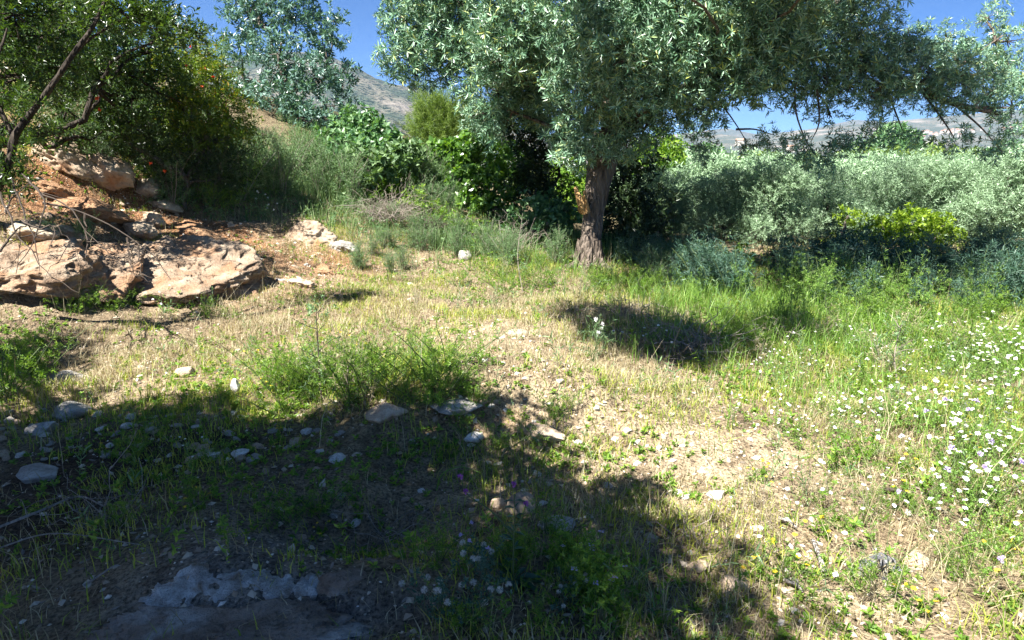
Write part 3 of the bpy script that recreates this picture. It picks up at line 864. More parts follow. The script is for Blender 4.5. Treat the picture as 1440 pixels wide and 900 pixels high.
ash_cl = PX([
    (572, 30, 9.6, .34), (560, 80, 9.6, .26), (600, 60, 9.5, .34), (590, -10, 9.6, .4), (585, 105, 9.6, .18), (625, 30, 9.5, .34), (640, 70, 9.5, .28), (620, 100, 9.7, .18),
    (655, 10, 9.3, .4), (665, 60, 9.3, .3), (700, 130, 9.2, .3), (680, 160, 9.3, .24), (690, 185, 9.3, .16), (660, 110, 9.5, .22), (640, -45, 9.3, .7),
    (712, 50, 8.5, .38), (740, 25, 8.4, .34), (735, 75, 8.5, .3), (700, 85, 8.6, .26), (722, 0, 8.5, .45),
    (760, 110, 9.4, .36), (730, 120, 9.4, .3), (770, 150, 9.3, .26), (740, 160, 9.5, .2), (780, 60, 9.5, .4),
    (800, 25, 8.0, .42), (830, 70, 7.8, .42), (815, 110, 8.0, .32), (870, 30, 7.5, .46), (880, 85, 7.4, .44), (900, 125, 7.6, .32), (840, 150, 8.1, .24), (925, 60, 7.5, .44), (940, 105, 7.6, .34), (960, 25, 7.5, .40), (850, -20, 7.8, .55), (930, -40, 7.7, .55),
    (845, 185, 8.4, .26), (812, 215, 8.6, .2), (880, 205, 8.7, .2), (905, 180, 8.8, .24), (790, 195, 9.0, .16), (935, 160, 8.8, .22), (798, 165, 8.9, .24),
    (1005, 60, 7.6, .40), (1040, 30, 7.5, .42), (1045, 85, 7.6, .40), (1085, 50, 7.6, .40), (1100, 90, 7.8, .34), (1010, 105, 7.7, .3), (1070, 120, 7.9, .26), (1110, 20, 7.7, .42), (1128, 60, 7.9, .3), (1040, -30, 7.6, .5), (980, 150, 8.4, .2), (1004, 150, 8.6, .16),
    (860, 140, 10.0, .36), (960, 115, 9.9, .36), (800, 80, 10.4, .5), (900, 70, 10.3, .55), (1000, 60, 10.2, .5), (720, 95, 10.4, .5), (1060, 70, 10.0, .4), (680, 60, 10.2, .4),
    (1178, -34, 8.00, 0.661), (1170, 71, 8.20, 0.484), (1196, 120, 7.85, 0.242), (1245, 84, 8.05, 0.423), (1306, 96, 8.15, 0.353), (1362, 88, 8.35, 0.315), (1398, 126, 8.35, 0.300), (1338, 138, 8.05, 0.224), (1416, 58, 8.55, 0.195),
    (1264, 135, 7.85, 0.177), (1130, 138, 8.20, 0.177), (1390, 26, 8.65, 0.149), (1215, 36, 7.85, 0.353), (1150, 16, 8.60, 0.440), (1280, 56, 8.35, 0.221), (1330, 56, 8.45, 0.211), (1430, 106, 8.65, 0.224), (1235, 145, 7.85, 0.127), (1165, 160, 8.20, 0.102),
    (1290, 96, 7.7, .26), (1345, 112, 7.8, .26), (1240, 120, 7.7, .24), (1385, 105, 8.0, .24), (1210, 95, 7.8, .3), (1160, 110, 7.9, .3), (1320, 128, 7.9, .2), (1425, 150, 8.4, .26),
    (700, -150, 9.6, 1.0), (850, -180, 9.5, 1.2), (1000, -180, 9.5, 1.2), (1150, -150, 9.7, 1.1), (560, -90, 9.8, .8), (930, -120, 10.6, 1.1), (780, -100, 10.6, 1.1), (1080, -110, 10.5, 1.0),
])
ash_cl += [(2.7, 6.6, 4.9, .45), (3.4, 6.9, 5.0, .45), (4.0, 6.7, 4.8, .45), (3.1, 7.2, 5.4, .5), (3.2, 6.4, 4.5, .45), (3.9, 6.3, 4.4, .42), (2.6, 6.9, 4.6, .45), (4.4, 6.9, 4.6, .42), (2.1, 6.8, 5.1, .45), (3.9, 7.2, 5.2, .45)]  # unseen upper boughs, added to shade the long right limb
ash_cl += [(*(G(*q) + SUN * (4.5 + .25 * (k % 4))), .36) for k, q in enumerate([(828, 440), (868, 455), (912, 472), (955, 492), (985, 490), (940, 468), (1108, 462)])]  # out-of-view boughs set up-sun to cast the shade patch before the trunk
ash_cl += [(*(G(*q) + SUN * (4.1 + .3 * (k % 3))), .40) for k, q in enumerate([(1105, 395), (1150, 385), (1200, 392), (1250, 396), (1300, 398), (1350, 398), (1395, 398), (1130, 410), (1230, 408), (1330, 408), (890, 400), (930, 385)])]  # more boughs beyond view, added to throw shade over thistles and trunk foot
limb_px = [
    [(856, 205, TD), (884, 150, 8.9), (932, 92, 8.6), (985, 32, 8.35), (1045, -40, 8.3)],
    [(852, 212, TD), (805, 155, 9.2), (720, 95, 9.3), (620, 38, 9.5)],
    [(860, 175, TD), (852, 90, 9.3), (840, -40, 9.4), (850, -170, 9.5)],
    [(862, 200, TD), (975, 118, 9.0), (1120, 78, 8.3), (1230, 98, 8.0), (1330, 142, 8.1), (1405, 160, 8.3)],
    [(1110, 78, 8.35), (1190, -10, 8.1), (1250, -70, 8.4)],
    [(1300, 128, 8.08), (1360, 85, 8.3), (1410, 50, 8.5)],
    [(866, 150, TD + .1), (930, 60, 9.9), (960, -60, 10.3), (980, -150, 10.2)],
    [(846, 225, TD), (800, 190, 9.0), (760, 172, 9.2), (700, 150, 9.3)],
    [(868, 110, 9.2), (960, -70, 8.4), (1060, -200, 7.4), (1180, -290, 6.8), (1330, -330, 6.7)],
    [(858, 120, 9.2), (800, -60, 8.6), (760, -190, 7.6), (745, -290, 7.0), (735, -330, 6.5)],
    [(866, 195, TD), (900, 160, 8.6), (960, 125, 8.0), (1050, 90, 7.9)],
]
limb_r = [.085, .075, .10, .085, .05, .03, .06, .05, .06, .06, .05]
limbs = [spline([at(*q) for q in L], 20) for L in limb_px]
allp = np.concatenate(limbs); own = np.repeat(np.arange(len(limbs)), 20)
LG = [Geo() for _ in limbs]
for L, r0, gq, k in zip(limbs, limb_r, LG, range(11)):
    tube(gq, L, np.linspace(r0, r0 * .3, 20), 10, .15, k)
for c in ash_cl:
    c0 = np.array(c[:3]); d = np.linalg.norm(allp - c0, axis=1); j = int(np.argmin(d)); j = max(j - 2, own[j] * 20)
    gq = LG[own[j]]
    tube(gq, rough_path(allp[j], c0, 7, .07), np.linspace(.024, .010, 7), 5)
    for _ in range(9):
        e = c0 + unit(rng.normal(size=3)) * c[3] * rng.uniform(.6, 1.05)
        tube(gq, rough_path(c0, e, 5, .1), np.linspace(.009, .003, 5), 3, cap=False)
# bare drooping twigs under the long limb
for A in [[(985, 128, 9), (1012, 145, 8.60), (1035, 175, 8.60), (1050, 200, 8.60)], [(1035, 182, 8.60), (1062, 182, 8.60), (1088, 190, 8.70)], [(1120, 90, 7.90), (1118, 150, 7.80), (1132, 195, 7.80), (1150, 222, 7.80)],
          [(1148, 120, 7.90), (1152, 170, 7.90), (1140, 200, 7.90)], [(1240, 110, 8.00), (1262, 165, 7.90), (1270, 185, 7.90)], [(1340, 145, 8.20), (1380, 180, 8.20), (1410, 215, 8.20)], [(1290, 120, 8.10), (1330, 175, 8.00), (1345, 200, 8.00)]]:
    tube(LG[3], spline([at(*q) for q in A], 12), np.linspace(.016, .004, 12), 5)
for gq in LG:
    gq.build('limb', M['bark'], root, True)
g = Geo()
for x, y, z, r in ash_cl:
    n = int((360 if x > 3.2 else 390) * r * r * 4 * (.5 if r > .78 else 1)) + 10
    P, D = clump((x, y, z), r * .86, n, .8, .58, 1.0, .6, .0)
    scatter(g, ASH, P, D, rng.choice([.55, .8, 1., 1.25], n) * rng.uniform(.85, 1.15, n) * (.72 if x > 3.2 else .95))
# tufts at the ends of the drooping twigs
for q, r in [((1088, 195, 8.70), .14), ((1060, 200, 8.60), .12), ((1150, 225, 7.80), .12), ((1128, 215, 7.80), .14), ((1112, 205, 7.80), .12), ((1170, 205, 7.90), .14), ((1205, 190, 7.90), .16), ((1240, 185, 7.90), .14), ((1270, 190, 7.90), .1), ((1345, 200, 8.00), .14), ((1395, 205, 8.20), .14), ((1425, 190, 8.30), .2), ((985, 195, 9.4), .2), ((975, 165, 9.4), .2), ((990, 218, 9.4), .1)]:
    r *= .72
    n = int(r * r * 1500) + 8
    P, D = clump(at(*q), r, n, 1.1, .2, .8, .4, -.2); scatter(g, ASH, P, D, rng.uniform(.6, 1., n))
g.build('crown', M['ash'], root)

# ---- pomegranate on the left, its near limb reaching over the bank
pb = np.array([-5.6, 5.4, h1(-5.6, 5.4)])
pom_cl = PX([(60, 50, 6.30, 0.360), (28, 112, 6.10, 0.288), (118, 40, 7.40, 0.440), (150, 104, 7.60, 0.462), (205, 75, 7.80, 0.292), (96, 155, 7.50, 0.297), (186, 140, 7.80, 0.418), (236, 108, 8.10, 0.257), (20, 20, 5.80, 0.324), (222, 35, 7.40, 0.172),
             (150, 182, 7.80, 0.264), (24, 178, 5.90, 0.180), (-60, 100, 6.10, 0.450), (120, -40, 7.20, 0.343), (10, -60, 5.80, 0.421), (205, 190, 8.10, 0.189), (80, 95, 6.50, 0.306), (-20, 200, 5.60, 0.225), (6, 235, 5.30, 0.090), (100, 195, 7.70, 0.154), (185, 15, 7.30, 0.220), (255, 150, 8.20, 0.172)])
fl = [at(136, 138, 6.9), at(141, 154, 6.9), at(232, 241, 7.0), at(212, 230, 7.1)]
pr = make_tree('pomegranate_tree', 'dark glossy pomegranate tree with red flowers overhanging the bank', 'tree', pb, pom_cl, M['pom'], None, POM, M['darkbark'], dens=235, size=1.0, trunk_r=.11, limbs=6, limb_r=.05,
               flowers=(M['red'], fl, .85), inner=.2, twigs=7)
g = Geo()
for A, r0 in [([(-40, 330, 5.2), (8, 242, 5.0), (22, 190, 5.0), (45, 158, 5.0), (68, 128, 5.0), (100, 80, 5.0), (135, 30, 5.1), (155, -20, 5.2)], .034),
              ([(60, 138, 5.0), (120, 60, 5.2), (200, 20, 5.4), (262, 42, 5.4), (285, 48, 5.4)], .014), ([(150, 0, 5.2), (190, 30, 5.3), (235, 45, 5.3)], .01), ([(20, 195, 5), (-10, 120, 5), (10, 40, 5.1)], .02)]:
    tube(g, spline([at(*q) for q in A], 26), np.linspace(r0, r0 * .35, 26), 8, .2, 1)
g.build('limb', M['darkbark'], pr, True)
g = Geo()
for q, r, n in [((235, 38, 5.35), .10, 26), ((262, 44, 5.4), .08, 20), ((280, 50, 5.4), .05, 10), ((205, 22, 5.4), .14, 40), ((170, 10, 5.3), .14, 40), ((215, 5, 5.3), .12, 30), ((130, 20, 5.2), .16, 40), ((20, 240, 5.0), .10, 24), ((8, 262, 5.0), .08, 16), ((55, 190, 5.1), .08, 14), ((25, 150, 5.0), .14, 34)]:
    P, D = clump(at(*q), r, n, .7, .1, .8, .3, 0); scatter(g, POM, P, D, rng.uniform(.7, 1., n))
o = g.build('crown', M['pom'], pr)
# bare twigs hanging off it over the ledge
g = Geo()
for A in [[(30, 240, 5.0), (55, 270, 4.9), (95, 290, 4.8), (130, 335, 4.75), (170, 370, 4.7)], [(15, 245, 5.0), (30, 290, 4.8), (45, 330, 4.7), (60, 380, 4.6)], [(0, 270, 4.9), (15, 310, 4.7), (38, 350, 4.6), (72, 390, 4.5)], [(40, 250, 5), (62, 285, 4.8), (50, 330, 4.7), (20, 385, 4.6)],
          [(5, 300, 4.8), (25, 270, 4.9), (65, 245, 5.0)], [(0, 350, 4.6), (28, 320, 4.7), (60, 300, 4.8)], [(62, 285, 4.85), (120, 300, 4.85), (160, 320, 4.8), (205, 350, 4.75), (240, 392, 4.7)], [(118, 300, 4.85), (122, 340, 4.8), (121, 372, 4.75)], [(178, 335, 4.78), (182, 360, 4.75), (190, 388, 4.72)], [(192, 340, 4.78), (200, 385, 4.7)], [(30, 310, 4.75), (52, 322, 4.7), (75, 318, 4.7), (98, 340, 4.7)]]:
    tube(g, spline([at(*q) for q in A], 14) + rng.normal(size=(14, 3)) * .006, np.linspace(.0085, .0022, 14), 5)
    for _ in range(3):
        a = at(*A[rng.integers(0, len(A))]); tube(g, rough_path(a, a + np.array([rng.normal() * .12, rng.normal() * .08, -abs(rng.normal()) * .14]), 5, .1), np.linspace(.004, .0015, 5), 4)
bt = g.build('bare_twig', M['darktwig'], pr)
bt['label'] = 'dark bare twigs hanging over the ledge'

# ---- the other trees and shrubs: (photo x, y, distance, bough radius)
def T(name, label, cat, cl, lm, sp, bk='greybark', base=None, **kw):
    C = PX(cl)
    if base is None:
        bx = np.mean([c[0] for c in C]); by = np.mean([c[1] for c in C]); base = (bx, by, h1(bx, by))
    return make_tree(name, label, cat, base, C, M[lm], None, sp, M[bk], **kw)


T('background_shrub', 'light grey green shrub in sun behind the dark pomegranate at the bank top', 'bush',
  [(20, 30, 9.6, .45), (70, 85, 9.6, .42), (120, 40, 9.8, .45), (30, 120, 9.4, .4), (170, 90, 9.8, .4), (90, 140, 9.5, .35), (0, 70, 9.4, .4), (200, 140, 9.7, .3)], 'greyshrub', SIL, dens=150, trunk_r=.06, size=1.0)
T('slope_bush', 'leafy green bush below the silvery tree in the middle of the slope', 'bush',
  [(352, 232, 11.4, .34), (395, 238, 11.3, .32), (375, 258, 11, .26), (330, 250, 10.8, .24)], 'round', SIL, dens=200, trunk_r=.03, size=.8)
T('slope_bush', 'pale green bush between the silvery tree and the round bush', 'bush',
  [(440, 236, 11.4, .32), (470, 252, 11.2, .28), (425, 255, 11, .24)], 'greyshrub', SIL, dens=200, trunk_r=.03, size=.8)
T('slope_bush', 'light green bush on the slope behind the dry brush heap', 'bush',
  [(560, 262, 11.3, .3), (530, 270, 11, .26), (590, 290, 10.8, .24), (500, 268, 11, .24)], 'weed', SIL, dens=200, trunk_r=.03, size=.75)
T('slope_bush', 'dark green bush filling the slope under the sunlit pomegranate bush', 'bush',
  [(262, 268, 8.9, .26), (300, 268, 9.1, .26), (235, 258, 8.7, .22), (335, 272, 9.5, .24), (290, 290, 8.8, .16), (320, 240, 9.6, .26)], 'weed', GRY, dens=330, trunk_r=.03, size=1)
T('slope_bush', 'grey green bush on the slope right of the dark green one', 'bush',
  [(372, 285, 9.9, .22), (400, 275, 10.2, .24), (350, 300, 9.5, .16), (440, 268, 10.6, .22)], 'greyshrub', GRY, dens=330, trunk_r=.03, size=1)
T('slope_bush', 'small fresh green bush above the mossy boulder', 'bush',
  [(465, 280, 10.6, .2), (440, 278, 10.6, .18), (495, 290, 10.4, .18)], 'greyshrub', WEDB, dens=330, trunk_r=.02, size=1)
T('slope_bush', 'fresh green bush in front of the broad leaved shrubs', 'bush',
  [(640, 318, 10.4, .22), (665, 330, 10.2, .18), (610, 312, 10.5, .2), (690, 335, 10.1, .16)], 'weed', WEDB, dens=330, trunk_r=.02, size=1)
T('silver_leaf_tree', 'tall silvery green tree with blue sky behind its open top on the slope', 'tree',
  [(352, 20, 14.2, 0.36), (412, 12, 14.0, 0.40), (455, 52, 14.0, 0.31), (390, 76, 13.8, 0.40), (338, 66, 14.0, 0.31), (444, 108, 13.7, 0.36), (388, 140, 13.6, 0.40), (334, 132, 14.0, 0.31), (482, 102, 14.2, 0.19), (432, 172, 13.5, 0.36), (372, 192, 13.6, 0.33),
   (470, 150, 13.8, 0.19), (330, 8, 14.3, 0.18), (302, 90, 14.3, 0.16), (410, -40, 14.0, 0.43), (470, 30, 14.2, 0.15), (360, -30, 14.3, 0.36), (490, 128, 14.0, 0.12), (420, 215, 13.4, 0.24), (360, 225, 13.5, 0.21)],
  'silver', SIL, dens=170, size=1.15, trunk_r=.14, limb_r=.06, limbs=6, inner=.25)
T('round_bush', 'rounded fresh green bush beside the silvery tree on the slope', 'bush',
  [(512, 186, 12.1, 0.37), (482, 200, 11.9, 0.33), (543, 204, 12.1, 0.26), (506, 215, 11.7, 0.35), (470, 225, 11.5, 0.26), (540, 222, 11.7, 0.22)], 'round', RND, dens=260, size=1.1, trunk_r=.06)
T('round_bush', 'low grey green bush under the rounded bush', 'bush',
  [(495, 232, 11.0, 0.19), (545, 232, 11.1, 0.21), (570, 222, 11.5, 0.23), (520, 240, 10.9, 0.18)], 'greyshrub', RND, dens=260, size=1.2, trunk_r=.04)
T('feathery_tree', 'feathery yellow green conifer rising behind the leafy shrubs', 'tree',
  [(606, 150, 16, .36), (612, 176, 16, .42), (598, 188, 16, .36), (625, 165, 16, .36), (606, 205, 16, .4), (632, 196, 16, .36)], 'feather', FEA, dens=300, trunk_r=.08, updir=.9, size=1.1)
T('dark_tree', 'dark green tree standing close behind the feathery conifer', 'tree',
  [(648, 185, 16.6, .36), (655, 165, 16.8, .36), (665, 205, 16.4, .42), (690, 180, 16.5, .4), (640, 212, 16.4, .3)], 'dark', DRK, dens=220, trunk_r=.08, size=1.3)
T('pomegranate_bush', 'sunlit yellow green pomegranate bush with orange flowers behind the dark pomegranate', 'bush',
  [(272, 76, 8.6, .28), (252, 112, 8.4, .28), (292, 112, 8.7, .28), (268, 150, 8.5, .32), (316, 152, 9.0, .26), (238, 80, 8.6, .2), (300, 180, 8.8, .26), (262, 186, 8.6, .28), (338, 186, 9.2, .22)], 'yellowpom', POM, dens=300, size=1.05, trunk_r=.05,
  flowers=(M['red'], [at(*q) for q in [(268, 66, 8.2), (289, 96, 8.3), (262, 92, 8.1), (284, 122, 8.3), (300, 108, 8.4)]], .8))
T('hill_shrub', 'grey green shrub on the skyline above the sunlit bush', 'bush',
  [(262, 72, 11, .26), (286, 86, 11, .24), (240, 62, 10.8, .26), (306, 96, 11.2, .24), (215, 52, 10.5, .3)], 'greyshrub', GRY, dens=200, trunk_r=.06, size=1.2)
T('bank_bush', 'deep green bush massed along the top of the clay bank', 'bush',
  [(170, 172, 9.1, .3), (215, 188, 9.0, .32), (252, 200, 9.0, .3), (205, 222, 8.6, .24), (292, 212, 9.3, .3), (242, 236, 8.8, .24), (302, 246, 9.1, .26), (128, 162, 9.0, .28), (150, 200, 8.7, .2)], 'pom', SIL, dens=230, trunk_r=.03, size=.75)
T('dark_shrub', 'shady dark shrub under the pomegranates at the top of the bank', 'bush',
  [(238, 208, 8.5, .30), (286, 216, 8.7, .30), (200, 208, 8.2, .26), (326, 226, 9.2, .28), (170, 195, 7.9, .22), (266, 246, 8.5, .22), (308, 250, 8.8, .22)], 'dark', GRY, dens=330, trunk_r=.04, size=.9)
T('leafy_shrub', 'glossy broad leaved green shrub left of the leafy one by the tree', 'bush',
  [(632, 228, 12.4, 0.38), (610, 258, 12.4, 0.36), (592, 232, 13.0, 0.34), (640, 262, 12.2, 0.31), (585, 268, 12.4, 0.28)], 'broad', BRD, dens=150, trunk_r=.04, size=.8)
T('leafy_shrub', 'glossy broad leaved green shrub with white glints just left of the dark tree', 'bush',
  [(686, 222, 12.2, 0.38), (668, 262, 12.0, 0.40), (716, 256, 12.2, 0.31), (700, 292, 11.9, 0.31), (660, 215, 12.6, 0.34), (725, 225, 12.5, 0.28), (650, 290, 11.9, 0.25)], 'broad', BRD, dens=160, trunk_r=.04, size=.8)
T('leafy_shrub', 'low dark broad leaved shrub at the foot of the dark tree', 'bush',
  [(742, 302, 10.5, .24), (765, 325, 10.3, .22), (730, 325, 10.4, .2), (790, 310, 10.6, .2), (772, 290, 10.7, .2)], 'round', BRD, dens=170, trunk_r=.03, size=.75)
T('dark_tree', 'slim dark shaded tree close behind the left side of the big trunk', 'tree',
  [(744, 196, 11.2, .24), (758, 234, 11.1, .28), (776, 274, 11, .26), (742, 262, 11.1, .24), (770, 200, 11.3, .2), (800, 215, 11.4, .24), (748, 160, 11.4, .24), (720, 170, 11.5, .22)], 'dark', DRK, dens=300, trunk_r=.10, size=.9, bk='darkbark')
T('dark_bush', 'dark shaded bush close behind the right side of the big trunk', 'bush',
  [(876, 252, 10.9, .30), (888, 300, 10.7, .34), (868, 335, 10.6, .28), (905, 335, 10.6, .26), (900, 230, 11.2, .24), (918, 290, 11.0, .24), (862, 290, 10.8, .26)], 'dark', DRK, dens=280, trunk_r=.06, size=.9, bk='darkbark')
T('far_bush', 'sunny light green bush seen through the gap left of the trunk', 'bush',
  [(795, 250, 14.5, .4), (800, 285, 14.2, .4), (775, 300, 14.2, .3), (815, 270, 14.5, .3)], 'weed', LIM, dens=200, trunk_r=.05, size=1.4)
T('far_bush', 'sunny light green bush seen just right of the trunk under the branches', 'bush',
  [(925, 214, 16, .42), (940, 228, 15.6, .3), (905, 235, 15.6, .36)], 'weed', LIM, dens=200, trunk_r=.05, size=1.4)
T('lime_bush', 'bright yellow green bush glowing in front of the olive trees', 'bush',
  [(1243, 322, 10.5, 0.25), (1282, 314, 10.5, 0.25), (1316, 320, 10.6, 0.23), (1265, 338, 10.3, 0.20), (1302, 338, 10.3, 0.20), (1336, 333, 10.5, 0.14), (1225, 338, 10.4, 0.14)], 'bright', LIM, dens=330, trunk_r=.03, size=.85)
T('lime_bush', 'small yellow green bush half in shade left of the glowing one', 'bush',
  [(1182, 340, 10.7, .12), (1168, 352, 10.6, .1), (1200, 325, 10.9, .1), (1192, 305, 11.0, .12)], 'bright', LIM, dens=330, trunk_r=.02, size=.8)
T('lime_bush', 'tiny yellow green bush in the shade right of the big trunk', 'bush',
  [(1036, 358, 10.4, .12), (1045, 372, 10.2, .1)], 'bright', LIM, dens=300, trunk_r=.02, size=.8)

# ---- olive trees: three grown shapes, copied along the rows
def olive_proto(seed, sp, dens, size):
    global rng
    keep = rng; rng = np.random.default_rng(seed)
    cl = []
    for k in range(19):
        a = rng.uniform(0, 2 * PI); rr = rng.uniform(.15, .85); z = rng.uniform(.2, 1.75)
        cl.append((rr * math.cos(a) * (1.15 - .25 * z), rr * math.sin(a) * (1.15 - .25 * z), z, rng.uniform(.28, .44)))
    o = make_tree('olive_tree', 'olive', 'olive tree', (0, 0, 0), cl, M['olive'], None, sp, M['greybark'], dens=dens, size=size, trunk_r=.10, limbs=4, limb_r=.04, inner=.3, updir=.55, group='olive trees of the front row')
    rng = keep
    return collect_tree(o)


OL = [olive_proto(300 + k, OLV, 230, 1.0) for k in range(3)]
OLF = [olive_proto(310 + k, OLVFAR, 120, 1.1) for k in range(2)]
first = {id(tt): True for tt in OL + OLF}


def olive(tt, px, y, s, label, group, top=None):
    z = h1((px - 720) / F * y * .985, y)
    x = (px - 720) / F * y * .985
    if top is not None:  # height so that the crown ends at the surveyed height
        s = (at(720, top, y)[2] - z) / 2.05
    o = place(tt, (x, y, z - .05), rng.uniform(0, 6.28), (s * rng.uniform(.95, 1.1), s * rng.uniform(.95, 1.1), s), label, group, first=first[id(tt)])
    first[id(tt)] = False


GF = 'olive trees of the front row'
for k, (px, y, top, lb) in enumerate([
    (940, 12.6, 226, 'grey green olive tree nearest the big trunk, dark and shaded below'),
    (1018, 11.9, 232, 'shaded olive tree in the front row beneath the hanging twigs'),
    (1098, 11.6, 224, 'dark fronted olive tree in the front row left of the small lime bush'),
    (1176, 12.2, 226, 'front row olive tree directly behind the small half shaded lime bush'),
    (1252, 12.4, 222, 'pale topped front row olive tree behind the left end of the glowing lime bush'),
    (1322, 12.6, 214, 'front row olive tree behind the right end of the glowing lime bush'),
    (1398, 11.7, 204, 'big sunlit grey green olive tree second from the right edge'),
    (1475, 11.3, 192, 'sunlit olive tree cut off by the right edge of the view'),
]):
    olive(OL[k % 3], px, y, 1, lb, GF, top)
GB = 'olive trees of the orchard behind'
LB = 'pale olive tree top showing in the orchard behind the front row'
for y, a, b, st_, top in [(15, 930, 1560, 82, 226), (18.5, 900, 1560, 74, 224), (23, 910, 1560, 66, 221), (30, 920, 1560, 56, 217)]:
    for px in np.arange(a, b, st_):
        olive(OLF[rng.integers(0, 2)], px + rng.uniform(-14, 14), y + rng.uniform(-.8, .8), 1, LB, GB, top + rng.uniform(-5, 8))

# ---- field hedges and trees beyond the orchard
def far_tree(name, label, cat, px, y, top, width, lm, sp, dens=40, size=3.5, group=None, flat=.8):
    x = (px - 720) / F * y * .985; z = h1(x, y); hgt = at(720, top, y)[2] - z
    cl = []
    wr = width / F * y / 2
    for k in range(9):
        a = rng.uniform(0, 6.28); q = rng.uniform(0, .75) * wr
        cl.append((x + q * math.cos(a), y + q * math.sin(a), z + hgt * rng.uniform(.35, .78), max(wr * .42, hgt * .2)))
    make_tree(name, label, cat, (x, y, z), cl, M[lm], None, sp, M['greybark'], dens=dens, size=size, trunk_r=hgt * .03, limbs=3, group=group, limb_r=hgt * .012, squash=flat, twigs=2)


far_tree('field_tree', 'dark rounded tree standing alone in the fields beyond the orchard', 'tree', 1252, 95, 178, 48, 'round', DRK, 14, 6)
far_tree('field_tree', 'smaller dark tree right of the rounded field tree', 'tree', 1284, 98, 194, 34, 'dark', DRK, 14, 6)
far_tree('field_tree', 'low green tree left of the rounded field tree', 'tree', 1222, 90, 199, 46, 'round', DRK, 14, 6)
for px, w_, lb in [(1200, 62, 'yellow green field hedge bush below the low green tree'), (1250, 66, 'yellow green field hedge bush below the rounded field tree'), (1300, 62, 'yellow green field hedge bush below the smaller dark tree'), (1345, 44, 'yellow green field hedge bush at the end of the hedge')]:
    far_tree('hedge_bush', lb, 'bush', px, 48 + rng.uniform(-2, 2), 207, w_, 'feather', LIM, 24, 4, flat=.6)
for px, w_, lb in [(1058, 50, 'sunny yellow bush glimpsed beyond the olives under the bare twigs'), (1098, 44, 'sunny yellow bush glimpsed beyond the olives beside the hanging twigs')]:
    far_tree('hedge_bush', lb, 'bush', px, 50, 212, w_, 'feather', LIM, 24, 4, flat=.6)
for px, y, tp, w_, lb in [(985, 55, 213, 60, 'hedge bush at the far edge of the orchard behind the big tree'), (1400, 60, 200, 60, 'green bush at the far edge of the orchard towards the hillside village')]:
    far_tree('hedge_bush', lb, 'bush', px, y, tp, w_, 'round', DRK, 20, 4)

# trees dotted over the plain and the near hill: one mass far off
g = Geo()
N = 1500
a = rng.uniform(-.25, .85, N); d = rng.uniform(180, 3000, N)
x = d * np.sin(a); y = d * np.cos(a)
k = vn(x * .004, y * .004, 9) + rng.normal(size=N) * .15 > -.05
x = x[k]; y = y[k]
blob = rock_mesh('tree_dot', (1, 1, 1), 5, None, 3, 1, .5)
bv = np.array([v.co[:] for v in blob.vertices]); bf = np.array([p.vertices[:] for p in blob.polygons])
n = len(x)
s = rng.uniform(1.5, 4.5, n)
g.inst((bv, bf), frames(np.tile([0, 1., 0], (n, 1)) + rng.normal(size=(n, 3)) * .3, up=(0, 0, 3)), np.stack([x, y, height(x, y) + s * .6], 1), s)
M['fartree'] = plain_mat('far_tree', [(0, (.035, .055, .022)), (1, (.075, .10, .04))], .95, 0, .05)
tag(g.build('distant_trees', M['fartree']), kind='stuff')

# ---- hillside village: small far houses
hmesh = []
M['housewall'] = plain_mat('house_wall', [(0, (.52, .45, .37)), (1, (.74, .68, .60))], .9)
M['houseroof'] = plain_mat('house_roof', [(0, (.38, .20, .13)), (1, (.50, .28, .18))], .9)


def house(px, py, d, wdt, dep, hgt, label, group):
    c = at(px, py, d)
    root = empty('village_house', c, label, 'house', group)
    X, Y = wdt / 2, dep / 2
    V = np.array([(-X, -Y, -6), (X, -Y, -6), (X, Y, -6), (-X, Y, -6), (-X, -Y, hgt), (X, -Y, hgt), (X, Y, hgt), (-X, Y, hgt)], float) + c
    Geo().add(V, np.array([(0, 1, 5, 4), (1, 2, 6, 5), (2, 3, 7, 6), (3, 0, 4, 7), (4, 5, 6, 7)])).build('wall', M['housewall'], root)
    e = .6
    V = np.array([(-X - e, -Y - e, hgt + .05), (X + e, -Y - e, hgt + .05), (X + e, Y + e, hgt + .05), (-X - e, Y + e, hgt + .05), (-X - e, 0, hgt + dep * .28), (X + e, 0, hgt + dep * .28)], float) + c
    r_ = Geo().add(V, np.array([(0, 1, 5, 4), (2, 3, 4, 5), (0, 3, 2, 1)]))
    r_.f.append(np.array([(1, 2, 5), (3, 0, 4)]))
    r_.build('roof', M['houseroof'], root)


for k in range(34):
    px = 1352 - abs(rng.normal()) * 42 if k < 22 else rng.uniform(1300, 1425)
    py = 186 + rng.normal() * 2.6 + (1352 - px) * .05
    house(px, py, 2650 + rng.uniform(-60, 60), rng.uniform(7, 13), rng.uniform(7, 10), rng.uniform(3, 5), 'tiny pale house of the hillside village above the orchard', 'houses of the hillside village')
for px, py, lb in [(1040, 191, 'tiny white farmhouse on the plain below the far ridge'), (1112, 200, 'tiny white house on the plain seen between hanging twigs')]:
    house(px, py + 10, 1500, 16, 12, 6, lb, None)

